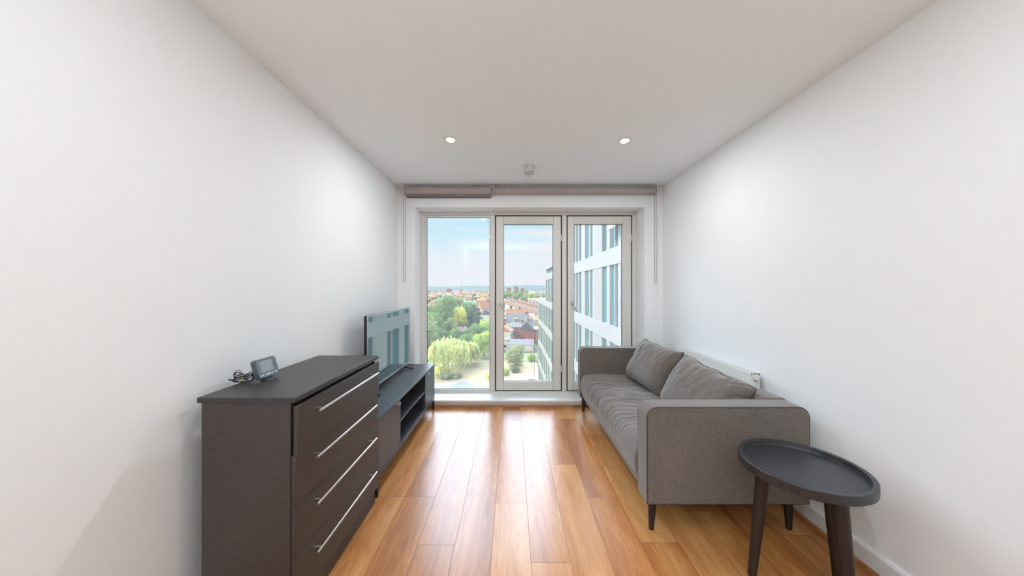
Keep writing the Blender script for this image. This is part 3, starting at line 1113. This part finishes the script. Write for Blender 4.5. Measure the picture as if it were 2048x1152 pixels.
def tree_mesh(kind, seed, hgt, rad):
    rnd = random.Random(seed)
    m = MB()
    blobs = []
    if kind == 'round':
        for k in range(20):
            a = rnd.uniform(0, 2 * PI)
            zz = rnd.uniform(0.16, 0.86)
            rr = rad * 0.62 * math.sqrt(max(0.05, 1 - ((zz - 0.48) / 0.50) ** 2)) * rnd.uniform(0.5, 1)
            br = rad * rnd.uniform(0.28, 0.46)
            blobs.append((rr * math.cos(a), rr * math.sin(a), hgt * zz, br, br * 0.85))
        leaf_cloud(m, rnd, blobs, 2600, rad * 0.075)
    elif kind == 'conifer':
        for k in range(22):
            zz = 0.12 + 0.83 * k / 21
            rr = rad * (0.30 + 0.70 * (1 - zz) ** 0.75)
            for j in range(3):
                a = rnd.uniform(0, 2 * PI)
                q = rr * rnd.uniform(0.45, 0.75)
                blobs.append((q * math.cos(a), q * math.sin(a), hgt * zz + rnd.uniform(-.3, .3), rr * 0.36, rr * 0.14))
        leaf_cloud(m, rnd, blobs, 3200, rad * 0.07)
    elif kind == 'willow':
        for k in range(190):
            a = rnd.uniform(0, 2 * PI)
            q = rad * math.sqrt(rnd.uniform(0.02, 1.0))
            top = hgt * (0.62 + 0.38 * math.sqrt(max(0, 1 - (q / rad) ** 2))) * rnd.uniform(0.9, 1.02)
            ln = top * rnd.uniform(0.45, 0.92)
            x, y = q * math.cos(a), q * math.sin(a)
            wob = rnd.uniform(-.2, .2)
            for s in range(15):
                z = top - ln * s / 15.0
                px = x * (1 + 0.05 * s / 15) + wob * s / 15 + rnd.uniform(-.22, .22)
                py = y * (1 + 0.05 * s / 15) + rnd.uniform(-.22, .22)
                w = rnd.uniform(0.14, 0.30)
                lh = rnd.uniform(0.5, 0.9)
                an = rnd.uniform(0, PI)
                dx, dy = math.cos(an) * w, math.sin(an) * w
                m.quad([(px - dx, py - dy, z), (px, py, z + lh * 0.4), (px + dx, py + dy, z), (px, py, z - lh)])
    else:  # shrub
        for k in range(7):
            a = rnd.uniform(0, 2 * PI)
            q = rad * rnd.uniform(0, 0.6)
            br = rad * rnd.uniform(0.35, 0.5)
            blobs.append((q * math.cos(a), q * math.sin(a), hgt * rnd.uniform(0.35, 0.6), br, hgt * 0.4))
        leaf_cloud(m, rnd, blobs, 900, rad * 0.10)
    bmesh.ops.recalc_face_normals(m.bm, faces=[])
    return m


def tree(kind, leaf, px, py, hgt, rad, label, cat='tree', group=None, seed=1, name=None):
    x, y = gp(px, py)
    t = thing(name or 'tree', label, cat, (x, y, GZ), random.Random(seed).uniform(0, 6), group)
    tree_mesh(kind, seed, hgt, rad).build('foliage', M[leaf], t, fix=False)
    rnd = random.Random(seed)
    m = MB()
    m.tube([(0, 0, 0), (0.1, 0, hgt * 0.3), (0, 0.1, hgt * 0.7)], [rad * 0.07, rad * 0.05, rad * 0.02], 8)
    for k in range(5):
        a = rnd.uniform(0, 6.28)
        m.tube([(0.05, 0, hgt * 0.28), (rad * 0.5 * math.cos(a), rad * 0.5 * math.sin(a), hgt * 0.62)], [rad * 0.035, rad * 0.012], 6)
    m.build('trunk', M['trunk'], t, smooth=60)
    return t


tree('willow', 'leaf_willow', 897, 743, 11.0, 6.6, 'large pale weeping willow at the edge of the dry lawn', seed=11, name='willow_tree')
tree('willow', 'leaf_willow', 934, 728, 8.2, 4.6, 'lower weeping willow overhanging the dry lawn, beside the large willow', seed=12, name='willow_tree')
tree('round', 'leaf_light', 968, 713, 11.0, 5.2, 'bright light green tree against the middle mullion', seed=13, name='broadleaf_tree')
tree('round', 'leaf', 934, 706, 8.5, 5.0, 'mid green tree behind the willow and below the dark cedar', seed=14, name='broadleaf_tree')
tree('conifer', 'leaf_dark', 950, 661, 16.5, 8.0, 'dark broad cedar rising above the trees', seed=15, name='cedar_tree')
tree('willow', 'leaf_yellow', 919, 664, 16.0, 4.2, 'tall yellow green tree left of the dark cedar', seed=16, name='weeping_tree')
tree('round', 'leaf', 890, 664, 23.0, 8.8, 'tallest grey green tree left of the yellow green tree', seed=17, name='broadleaf_tree')
tree('round', 'leaf', 868, 680, 14.5, 7.5, 'round green tree at the lower left of the fixed pane, behind the large willow', seed=18, name='broadleaf_tree')
tree('round', 'leaf_grey', 848, 690, 13.5, 6.0, 'olive green tree half hidden by the left window frame', seed=19, name='broadleaf_tree')
tree('round', 'leaf', 905, 655, 15.0, 7.0, 'green tree behind the yellow green tree', seed=20, name='broadleaf_tree')
tree('round', 'leaf', 936, 641, 17.0, 9.0, 'olive tree just behind the top of the dark cedar', seed=21, name='broadleaf_tree')
tree('round', 'leaf_dark', 926, 668, 7.0, 5.0, 'low dark tree in shade under the dark cedar', seed=22, name='broadleaf_tree')  # dark leaves take the place of the shadow below the cedar
tree('shrub', 'leaf_yellow', 884, 752, 3.8, 3.8, 'yellow flowering shrub in front of the large willow', 'shrub', seed=23, name='shrub')
tree('shrub', 'leaf_grey', 886, 757, 2.2, 3.2, 'low grey green shrub below the yellow flowering shrub', 'shrub', seed=24, name='shrub')
tree('shrub', 'leaf_grey', 915, 756, 1.4, 2.0, 'small low shrub at the edge of the dry lawn, near the road kerb', 'shrub', seed=25, name='shrub')
tree('round', 'leaf_grey', 1030, 731, 7.4, 4.3, 'olive green tree seen through the middle sash, standing on the dry lawn', seed=26, name='broadleaf_tree')
tree('shrub', 'leaf_dark', 1032, 744, 1.7, 2.2, 'dark low shrub under the olive lawn tree', 'shrub', seed=27, name='shrub')
tree('shrub', 'leaf_light', 1013, 750, 2.2, 2.2, 'light green low shrub at the bottom left of the middle sash', 'shrub', seed=28, name='shrub')
tree('shrub', 'leaf_light', 1062, 722, 3.0, 2.4, 'light green shrub beside the lamp posts', 'shrub', seed=29, name='shrub')
tree('shrub', 'leaf_light', 981, 763, 2.5, 1.8, 'light green shrub beside the middle mullion, low on the lawn', 'shrub', seed=30, name='shrub')
for i, (px, py, hh, rr, lf) in enumerate(((858, 646, 14, 8, 'leaf'), (876, 632, 16, 10, 'leaf_grey'), (900, 620, 15, 10, 'leaf'), (918, 615, 14, 10, 'leaf_grey'),
                                         (880, 692, 9, 5.5, 'leaf'), (862, 700, 8, 5, 'leaf_grey'), (908, 694, 8, 5, 'leaf'), (957, 692, 10, 6, 'leaf'), (976, 683, 11, 6, 'leaf_light'),
                                         (860, 664, 12, 7, 'leaf_grey'), (944, 676, 8, 5, 'leaf'), (900, 676, 11, 5.5, 'leaf_grey'))):
    tree('round', lf, px, py, hh, rr, 'tree in the dense grove behind the weeping willows', group='dense grove behind the willows', seed=60 + i, name='broadleaf_tree')
# the grove goes on behind the reveal at the left
tabg = {}
for q in bpy.data.objects:
    if q.parent:
        tabg.setdefault(q.parent.name, []).append(q)
gp0 = [o for o in bpy.data.objects if o.parent is None and o.get('group') == 'dense grove behind the willows'][:4]
for i, (px, py) in enumerate(((838, 636), (828, 655), (815, 640), (800, 660), (822, 684), (800, 700), (780, 645), (770, 680), (785, 720), (840, 715))):
    c = copy_tree(gp0[i % 4], tabg)
    x, y = gp(px, py)
    c.location = (x, y, GZ)
    c.rotation_euler = (0, 0, i * 1.3)
for i, (px, py, hh, rr, lf) in enumerate(((1011, 608.5, 20, 8.5, 'leaf'), (1031, 608.5, 19, 8.5, 'leaf_grey'), (1050, 608.5, 17, 8, 'leaf_grey'),
                                         (1021, 604.5, 22, 9, 'leaf_grey'), (1041, 604.5, 22, 9, 'leaf'), (1062, 604.5, 18, 9, 'leaf_light'),
                                         (1011, 601, 22, 10, 'leaf'), (1031, 601, 24, 10, 'leaf'), (1052, 601, 18, 10, 'leaf_grey'), (1073, 601, 15, 10, 'leaf_grey'), (1088, 604, 15, 8, 'leaf'))):
    tree('round', lf, px, py, hh, rr, 'tree in the belt of trees below the orange tower blocks', group='belt of trees below the tower blocks', seed=40 + i, name='broadleaf_tree')
# ---- houses
def house_parts(t, w, d, h, rh, wallm, roofm, hip=0.0, dormers=0, nwin=3, chim=1, storeys=2):
    MB().box(-w / 2, w / 2, -d / 2, d / 2, 0, h).build('walls', M[wallm], t)
    m = MB()
    o = 0.35
    hx = w / 2 + o
    hy = d / 2 + o
    rx = hx - hip * hy
    A = [(-hx, -hy, h - .1), (hx, -hy, h - .1), (hx, hy, h - .1), (-hx, hy, h - .1), (-rx, 0, h + rh), (rx, 0, h + rh)]
    v = [m.bm.verts.new(p) for p in A]
    for ids in ((0, 1, 5, 4), (2, 3, 4, 5), (1, 2, 5), (3, 0, 4), (3, 2, 1, 0)):
        m.bm.faces.new([v[i] for i in ids])
    m.build('roof', M[roofm], t)
    for k in range(chim):
        cx = (-0.36 + 0.72 * k / max(1, chim - 1)) * w if chim > 1 else 0.3 * w
        MB().box(cx - .5, cx + .5, -.4, .4, h + rh * .5, h + rh + 1.3).build('chimney', M['brick'], t)
    for s in range(storeys):
        z = h * (0.18 + 0.80 * s / storeys)
        for k in range(nwin):
            x = -w / 2 + w * (k + 0.5) / nwin
            f = MB().box(x - .75, x + .75, -d / 2 - .06, -d / 2 + .02, z, z + 1.5).build('window', M['render'], t)
            p = MB().box(x - .6, x + .6, -d / 2 - .08, -d / 2 - .05, z + .12, z + 1.38).build('pane', M['hwin'])
            p.parent = f
    for k in range(dormers):
        x = -w / 2 + w * (k + 0.5) / dormers
        dm = MB().box(x - 1.0, x + 1.0, -d / 2 + .3, -d / 2 + 3.0, h + .2, h + 2.2).build('dormer', M['render'], t)
        p = MB().box(x - .7, x + .7, -d / 2 + .22, -d / 2 + .32, h + .6, h + 1.9).build('pane', M['hwin'])
        p.parent = dm


def house(px, py, w, d, h, rh, wallm, roofm, rot, label, **kw):
    x, y = gp(px, py)
    t = thing('house', label, 'house', (x, y, GZ), R(rot))
    house_parts(t, w, d, h, rh, wallm, roofm, **kw)
    return t


house(1034, 671, 20, 11, 8.0, 4.6, 'render', 'slate', -6, 'big grey hip roofed house with white dormers', hip=0.8, dormers=3, nwin=5)
house(1029, 655, 12, 9, 8.5, 4.4, 'brick', 'terra', 18, 'house with bright orange tiled roof behind the big grey hip roofed house', nwin=3)
house(1036, 684, 7, 8, 8.0, 1.8, 'brick', 'slate', 2, 'red brick house with one white window, in front of the big grey roof', nwin=1, storeys=2)
house(1055, 684, 8, 8, 6.5, 4.0, 'brick', 'dslate', 80, 'house with dark slate roof right of the red brick house', nwin=2)
house(1067, 684, 7, 8, 7.0, 0.8, 'brick', 'render', 0, 'brick house with pale flat roof beside the glazed apartment building', nwin=2, chim=0)
house(1066, 664, 6, 8, 8.0, 2.4, 'ybrick', 'ybrick', -10, 'yellow brick house beside the glazed apartment building', nwin=2)
house(1008, 690, 6, 8, 7.0, 2.5, 'render', 'terra', 78, 'orange roofed house at the left edge of the middle sash', nwin=2)
house(1004, 697, 6, 6, 4.5, 0.5, 'render', 'slate', 0, 'low white house below the orange roofed house', nwin=2, chim=0, storeys=1)
house(1041, 699, 11, 8, 2.9, 1.7, 'render', 'slate', -4, 'long low white shed with grey roof beyond the lawn', nwin=0, chim=0, storeys=1)
house(974, 634, 15, 10, 8.0, 6.0, 'render', 'terra', 30, 'house with orange roof right of the dark cedar', nwin=3)
house(979, 654, 9, 8, 9.0, 3.0, 'render', 'dslate', 70, 'white and dark house against the middle mullion', nwin=3)
house(917, 674, 8, 7, 3.6, 2.2, 'render', 'tanroof', 35, 'small house with pinkish roof among the trees', nwin=2, storeys=1)
house(869, 622, 12, 9, 7.0, 4.0, 'render', 'terra', 20, 'orange roofed house at the left of the fixed pane, above the round green tree', nwin=3)
# terrace along the street: dark fronts facing the camera side
for i in range(11):
    px = 1014 + 5.6 * i
    py = 615.5 + 2.55 * i
    x, y = gp(px, py)
    t = thing('terraced_house', 'terraced house with tan roof in the row running down the street', 'house', (x, y, GZ), R(58), 'terrace of tan roofed houses')
    house_parts(t, 8.4, 10, 6.6, 4.0, 'render' if i % 3 else 'dslate', 'tanroof', nwin=2, chim=1)
for i in range(9):
    px = 1020 + 6.4 * i
    py = 611.5 + 1.9 * i
    x, y = gp(px, py)
    t = thing('terraced_house', 'terraced house with orange roof in the row behind the street', 'house', (x, y, GZ), R(58), 'terrace of orange roofed houses')
    house_parts(t, 9, 10, 6.6, 4.2, 'brick', 'terra' if i % 2 else 'tanroof', nwin=2, chim=1)

# landmarks on the skyline
def landmark(name, label, px0, px1, py_base, py_top, depth, mt, n=6, cat='tower block', group=None):
    x, y = gp((px0 + px1) / 2, py_base)
    w = (px1 - px0) * y / F
    h = (py_base - py_top) * y / F
    t = thing(name, label, cat, (x, y, GZ), R(-14), group)
    MB().box(-w / 2, w / 2, 0, depth, 0, h).build('tower_walls', M[mt], t)
    MB().box(-w / 5, w / 5, depth * .3, depth * .7, h, h + 3).build('roof_plant', M[mt], t)
    for k in range(n):
        z = h * (k + 0.4) / n
        MB().box(-w * .42, w * .42, -.15, .02, z, z + h * .22 / n * 1.5).build('window_strip', M['hwin'], t)
    return t


landmark('tower_block', 'orange brick tower block closest to the mullion, first of the three', 1014, 1020, 588.5, 575.5, 18, 'tower')
landmark('tower_block', 'orange brick tower block in the middle of the three, tallest', 1028, 1034.5, 590.5, 574.2, 18, 'tower')
landmark('tower_block', 'pale orange tower block nearest the glazed apartment building', 1041, 1047, 589.5, 577, 18, 'tower')
landmark('white_block', 'white tall block on the skyline against the middle mullion', 976.5, 982, 586.5, 571.5, 18, 'render')
for i, (a, b, yb, yt) in enumerate(((945, 949, 586.5, 579), (951, 955, 586, 577.5), (957, 963, 586.6, 580), (965, 971, 586, 579.5))):
    landmark('white_block', 'white block in the cluster of pale blocks on the skyline', a, b, yb, yt, 20, 'render', n=4, group='cluster of pale skyline blocks')
landmark('long_building', 'long low white building on the skyline near the glazed apartment building', 1051, 1081, 589, 585.8, 25, 'render', n=1, cat='building')
landmark('long_building', 'long pale building left of the slim white tower', 893, 900, 586.4, 578, 20, 'tower', n=4, cat='building')
x, y = gp(922, 587)
t = thing('chimney_tower', 'slim tall white tower on the skyline', 'tower', (x, y, GZ))
MB().tube([(0, 0, 0), (0, 0, 22)], [3.2, 2.6], 16).build('tower_base', M['tower'], t, smooth=50)
MB().tube([(0, 0, 22), (0, 0, 52)], [2.5, 1.9], 16).build('tower_shaft', M['render'], t, smooth=50)
MB().tube([(0, 0, 52), (0, 0, 58)], [0.5, 0.2], 8).build('mast', M['slate'], t, smooth=50)

# far street trees, copies of four of the trees above
protos = [o for o in bpy.data.objects if o.parent is None and o.name.startswith('broadleaf_tree')][:6]
tab = {}
for q in bpy.data.objects:
    if q.parent:
        tab.setdefault(q.parent.name, []).append(q)
OCC = []
for o in list(bpy.data.objects):
    if o.parent is None and o.location.y > 60 and o.type == 'EMPTY':
        OCC.append((o.location.x, o.location.y, 9.0 + (4 if 'tree' in o.name else 0)))


def free(x, y, r):
    if any((x - a) ** 2 + (y - b) ** 2 < (r + c) ** 2 for a, b, c in OCC):
        return False
    OCC.append((x, y, r))
    return True


rnd = random.Random(5)
FAR = []
for hx in range(-30, 31, 10):
    for o in bpy.data.objects:
        if o.name.startswith('long_building') and o.parent is None:
            OCC.append((o.location.x + hx, o.location.y + 10 - hx * 0.25, 15))
for i in range(120):
    px = rnd.uniform(846, 1100)
    py = 584 + 22 * rnd.random() ** 1.3
    x, y = gp(px, py)
    if len(FAR) >= 34 or not free(x, y, 8.5):
        continue
    FAR.append((x, y))
    c = copy_tree(rnd.choice(protos), tab)
    c.location = (x, y, GZ)
    c.rotation_euler = (0, 0, rnd.uniform(0, 6))
    s = rnd.uniform(0.6, 0.95)
    c.scale = (s * 1.3, s * 1.3, s)
    tag(c, 'distant tree among the rooftops of the town', 'tree', 'distant trees among the rooftops')

# far rooftops: one mesh each, walls and roof
def far_house_mesh(wm, rm, w, d, h, rh):
    m = MB()
    m.box(-w / 2, w / 2, -d / 2, d / 2, 0, h)
    m.mi = 1
    A = [(-w / 2 - .3, -d / 2 - .3, h), (w / 2 + .3, -d / 2 - .3, h), (w / 2 + .3, d / 2 + .3, h), (-w / 2 - .3, d / 2 + .3, h), (-w / 2 - .3, 0, h + rh), (w / 2 + .3, 0, h + rh)]
    v = [m.bm.verts.new(p) for p in A]
    for ids in ((0, 1, 5, 4), (2, 3, 4, 5), (1, 2, 5), (3, 0, 4)):
        m.bm.faces.new([v[i] for i in ids]).material_index = 1
    m.mi = 0
    m.box(w * .3, w * .3 + 1, -.5, .5, h, h + rh + 1.2)
    return m


fp = []
for k, (wm, rm, w, d, h, rh) in enumerate((('render', 'terra', 11, 9, 6, 3.6), ('brick', 'tanroof', 14, 9, 6.5, 3.8), ('render', 'slate', 12, 10, 6, 3.5),
                                           ('ybrick', 'terra', 16, 10, 7, 4), ('render', 'tanroof', 20, 11, 7, 2.2))):
    o = far_house_mesh(wm, rm, w, d, h, rh).build('distant_house', [M[wm], M[rm]])
    fp.append(o)
rnd = random.Random(9)
cnt = 0
for row in range(15):
    py = 582.6 + 0.35 * row + 0.115 * row * row
    px = 790 + rnd.uniform(0, 4)
    rot = rnd.choice((0, 8, -10, 20, 62, 75))
    while px < 1096:
        x, y = gp(px, py)
        step = (13 + rnd.uniform(0, 6)) * F / y * (1.0 if row > 6 else 1.8)
        src = fp[rnd.randrange(len(fp))]
        ok = not (py > 603 and 876 < px < 958) and rnd.random() < 0.9
        yy2 = y + rnd.uniform(-8, 8)
        ok = ok and free(x, yy2, 9.0)
        if ok:
            o = src if (cnt < 5 and src.get('used') is None) else src.copy()
            if o is src:
                src['used'] = 1
            else:
                COL.objects.link(o)
            if 'used' in o and o is not src:
                del o['used']
            o.location = (x, yy2, GZ)
            o.rotation_euler = (0, 0, R(rot + rnd.uniform(-4, 4)))
            tag(o, 'distant house in the town beyond the gardens', 'house', 'distant houses of the town')
            cnt += 1
        px += max(step, 2.2)
for o in fp:
    if 'used' in o:
        del o['used']
    else:
        bpy.data.objects.remove(o)

# lamp posts and car
def lamp_post(px, py, h, label):
    x, y = gp(px, py)
    t = thing('lamp_post', label, 'lamp post', (x, y, GZ), 0, 'street lamp posts')
    MB().tube([(0, 0, 0), (0, 0, 1.2), (0, 0, h)], [0.13, 0.09, 0.07], 10).build('post', M['slate'], t, smooth=50)
    MB().tube([(0, 0, h), (-0.5, 0, h + .15), (-1.3, 0, h + .15)], [0.06, 0.06, 0.05], 8).build('arm', M['slate'], t, smooth=50)
    MB().box(-1.8, -1.1, -.14, .14, h + .08, h + .22).build('lantern', M['kerb'], t, bevel=0.03)


lamp_post(1063.5, 735, 9.5, 'pale street lamp post at the edge of the lawn, farther one')
lamp_post(1068.5, 753, 9.0, 'pale street lamp post nearer the white car')

x, y = gp(1059, 768)
t = thing('car', 'white parked car on the paving below the middle sash', 'car', (x, y, GZ + 0.16), R(12))
body = [(-2.1, .35), (-2.15, .75), (-1.95, .95), (-1.2, 1.02), (-0.55, 1.45), (0.9, 1.47), (1.6, 1.05), (2.05, .9), (2.15, .6), (2.1, .3)]
MB().prism(body, lambda u, v, w: (u, w, v), -.85, .85).build('body', M['car_white'], t, bevel=0.09, bseg=3)
MB().prism([(-1.05, 1.05), (-0.53, 1.40), (0.85, 1.42), (1.40, 1.07)], lambda u, v, w: (u, w, v), -.862, .862).build('side_windows', M['hwin'], t)
MB().prism([(-1.22, 1.03), (-0.56, 1.47), (-0.50, 1.40), (-1.10, 1.0)], lambda u, v, w: (u, w, v), -.72, .72).build('windscreen', M['hwin'], t)
for xx in (-1.35, 1.35):
    for yy in (-.8, .8):
        MB().tube([(xx, yy - .1, .33), (xx, yy + .1, .33)], 0.33, 20).build('wheel', M['rubber'], t, smooth=50)

# ---- glazed apartment building beside the room
FX = 3.85
BX = 14.0
P = 2.98
t = thing('apartment_building', 'glazed apartment building with white bands and teal windows seen through the two sashes', 'building', (9, 22, GZ))
blk = [(4.6, 22.0, 3 * P + 2.84), (22.0, 36.8, 3.35), (36.8, 47.0, -0.10)]
for (a, b, top) in blk:
    at(MB().box(FX + 0.14, BX, a, b, GZ, top).build('walls', M['core'], t) if False else MB().box(FX + 0.14, BX, a, b, GZ, top).build('walls', M['core']), t)
A = [(4.6, 5.5, 'B'), (5.5, 6.3, 'G'), (6.3, 6.6, 'W'), (6.6, 7.5, 'G'), (7.5, 8.7, 'B'), (8.7, 9.3, 'G'), (9.3, 9.5, 'W'), (9.5, 10.3, 'G'), (10.3, 10.9, 'W'), (10.9, 11.35, 'G'),
     (11.35, 11.62, 'W'), (11.62, 11.95, 'G'), (11.95, 12.02, 'W'), (12.02, 12.62, 'G'), (12.62, 13.0, 'W'), (13.0, 13.7, 'G'), (13.7, 15.0, 'B'), (15.0, 15.3, 'W'),
     (15.3, 15.8, 'G'), (15.8, 15.98, 'W'), (15.98, 16.9, 'G'), (16.9, 17.75, 'W'), (17.75, 18.5, 'G'), (18.5, 18.68, 'W'), (18.68, 19.3, 'G'), (19.3, 19.5, 'W'),
     (19.5, 20.3, 'G'), (20.3, 22.0, 'B')]
ks = [-2, -1, 0, 1, 2]
for k in range(-8, 5):
    z0 = -0.80 + P * k
    top = z0 + 0.64
    for bi, (a, b, tp) in enumerate(blk):
        if z0 > tp - 0.3:
            continue
        mt = 'band' if bi == 0 else 'stone'
        o = at(MB().box(FX - 0.02, FX + 0.15, a, b, z0, min(top, tp)).build('band', M[mt]), t)
    # storey above the band
    for (a, b, ty) in A:
        w0, w1 = top, z0 + P
        if k not in ks:
            if ty == 'G' or k < -3:
                continue
        if ty == 'G':
            at(MB().box(FX + 0.08, FX + 0.12, a, b, w0, w1).build('window', M['bwindow']), t)
        else:
            at(MB().box(FX, FX + 0.15, a, b, w0, w1).build('cladding_glare_panel', M['band'] if ty == 'W' else M['beige']), t)  # white ones paint the sky's bright reflection in glass; beige is cladding
    for (a, b, tp, ya) in ((22.0, 36.8, 3.35, 27.0), (36.8, 47.0, -0.10, 36.8)):
        if top > tp - 1 or k < -5:
            continue
        n = 4 if a < 30 else 5
        step = (b - ya) / n
        at(MB().box(FX, FX + 0.15, b - 0.35, b, top, z0 + P).build('corner_panel', M['stone']), t)
        for q in range(n):
            y0 = ya + step * q
            at(MB().box(FX + 0.08, FX + 0.12, y0 + 0.14, y0 + step - 0.14, top, z0 + P).build('window', M['bwindow']), t)
            at(MB().box(FX + 0.01, FX + 0.15, y0 - 0.14, y0 + 0.14, top, z0 + P).build('cladding_glare_panel', M['stone']), t)
# parapet of the middle block and an open window
at(MB().box(FX - 0.12, BX, 22.0, 36.95, 3.30, 3.50).build('parapet', M['stone']), t)
m = MB()
m.box(-0.02, 0.02, 0, 1.0, -1.2, 0)
o = at(m.build('open_window', M['band']), t)
o.matrix_parent_inverse = Matrix()
o.location = (FX - 0.02 - 9, 10.9 - 22, 4.55 - GZ)
o.rotation_euler = (0, R(15), 0)

# ================================================================== LIGHT
w = bpy.data.worlds.new('sky')
S.world = w
w.use_nodes = True
nt = w.node_tree
bg = nt.nodes['Background']
tc = N(nt, 'ShaderNodeTexCoord')
sp = N(nt, 'ShaderNodeSeparateXYZ')
L(nt, tc, 'Generated', sp, 'Vector')
ramp = N(nt, 'ShaderNodeValToRGB')
e = ramp.color_ramp.elements
e[0].position = 0.0
e[0].color = (0.55, 0.56, 0.55, 1)
e[1].position = 1.0
e[1].color = (0.34, 0.55, 0.85, 1)
for pos, c in ((0.499, (0.55, 0.56, 0.55, 1)), (0.501, (0.80, 0.80, 0.84, 1)), (0.545, (0.78, 0.79, 0.84, 1)), (0.58, (0.54, 0.78, 0.87, 1)), (0.62, (0.45, 0.75, 0.88, 1))):
    k = e.new(pos)
    k.color = c
hm = N(nt, 'ShaderNodeMath', operation='MULTIPLY_ADD')
hm.inputs[1].default_value = 0.5
hm.inputs[2].default_value = 0.5
L(nt, sp, 'Z', hm, 0)
L(nt, hm, 'Value', ramp, 'Fac')
# streaky clouds
mp = N(nt, 'ShaderNodeMapping')
mp.inputs['Scale'].default_value = (1.6, 1.6, 15.0)
mp.inputs['Location'].default_value = (0.4, 0.2, 0.35)
L(nt, tc, 'Generated', mp, 'Vector')
nz = N(nt, 'ShaderNodeTexNoise', i_Scale=1.5, i_Detail=5.0, i_Roughness=0.5)
L(nt, mp, 'Vector', nz, 'Vector')
cr = N(nt, 'ShaderNodeValToRGB')
cr.color_ramp.elements[0].position = 0.42
cr.color_ramp.elements[0].color = (0, 0, 0, 1)
cr.color_ramp.elements[1].position = 0.60
cr.color_ramp.elements[1].color = (1, 1, 1, 1)
L(nt, nz, 'Fac', cr, 'Fac')
mx = N(nt, 'ShaderNodeMix', data_type='RGBA')
L(nt, cr, 'Color', mx, 0)
L(nt, ramp, 'Color', mx, 6)
mx.inputs[7].default_value = (0.82, 0.81, 0.85, 1)
# extra-bright unseen upper sky, added to light the room and floor
sky_boost = N(nt, 'ShaderNodeValToRGB')
b = sky_boost.color_ramp.elements
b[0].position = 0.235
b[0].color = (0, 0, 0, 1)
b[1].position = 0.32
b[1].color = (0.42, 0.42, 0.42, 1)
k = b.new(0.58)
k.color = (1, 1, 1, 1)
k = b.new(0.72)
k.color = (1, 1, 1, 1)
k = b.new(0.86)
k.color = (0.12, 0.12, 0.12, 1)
L(nt, sp, 'Z', sky_boost, 'Fac')
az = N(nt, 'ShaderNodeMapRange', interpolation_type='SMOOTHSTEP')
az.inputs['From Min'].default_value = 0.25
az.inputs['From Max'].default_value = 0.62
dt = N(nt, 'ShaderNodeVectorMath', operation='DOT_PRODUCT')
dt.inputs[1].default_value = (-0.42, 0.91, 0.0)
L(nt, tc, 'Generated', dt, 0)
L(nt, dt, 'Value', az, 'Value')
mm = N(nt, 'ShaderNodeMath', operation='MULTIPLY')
L(nt, sky_boost, 'Color', mm, 0)
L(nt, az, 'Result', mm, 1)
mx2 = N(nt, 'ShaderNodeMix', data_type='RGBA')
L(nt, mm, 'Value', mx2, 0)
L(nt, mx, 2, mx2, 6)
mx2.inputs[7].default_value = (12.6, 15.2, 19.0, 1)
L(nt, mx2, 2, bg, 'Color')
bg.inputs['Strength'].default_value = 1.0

sun = bpy.data.lights.new('sun', 'SUN')
sun.energy = 3.3
sun.angle = R(1.0)
sun.color = (1.0, 0.90, 0.76)
so = bpy.data.objects.new('sun', sun)
COL.objects.link(so)
dirv = Vector((-0.62, -0.56, 0.55))
so.rotation_euler = (-dirv).to_track_quat('-Z', 'Y').to_euler()


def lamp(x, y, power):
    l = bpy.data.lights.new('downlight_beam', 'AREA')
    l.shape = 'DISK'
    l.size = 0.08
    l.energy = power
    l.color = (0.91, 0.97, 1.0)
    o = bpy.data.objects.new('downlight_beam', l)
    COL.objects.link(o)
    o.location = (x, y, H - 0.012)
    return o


for yy, pw in ((2.40, 10.0), (0.70, 4.6)):
    lamp(-0.463, yy, pw)
    lamp(0.85, yy, pw)

# added spot behind the camera, no fixture, brightening the ceiling
pl = bpy.data.lights.new('ceiling_fill_spot', 'SPOT')
pl.energy = 275
pl.spot_size = R(165)
pl.spot_blend = 1.0
pl.shadow_soft_size = 0.14
pl.color = (0.85, 0.945, 1.0)
po = bpy.data.objects.new('ceiling_fill_spot', pl)
COL.objects.link(po)
po.location = (-0.40, -1.1, 1.60)
po.rotation_euler = (R(180), 0, 0)

# ================================================================== CAMERA
cam = bpy.data.cameras.new('camera')
cam.sensor_width = 36.0
cam.lens = 36.0 * F / 2048.0
cam.clip_start = 0.02
cam.clip_end = 9000
co = bpy.data.objects.new('camera', cam)
COL.objects.link(co)
co.location = (0, 0, CAMZ)
co.rotation_euler = (R(90), 0, 0)
S.camera = co

S.view_settings.view_transform = 'Standard'
S.view_settings.look = 'None'
S.view_settings.gamma = 1.0
S.view_settings.exposure = 0.0
S.view_settings.use_curve_mapping = False
cy = S.cycles
cy.use_denoising = True
cy.use_adaptive_sampling = True
cy.adaptive_threshold = 0.02
cy.max_bounces = 8
cy.diffuse_bounces = 5
cy.glossy_bounces = 4
cy.transparent_max_bounces = 16
cy.sample_clamp_indirect = 8.0
cy.caustics_reflective = True
cy.blur_glossy = 1.0
cy.caustics_refractive = False
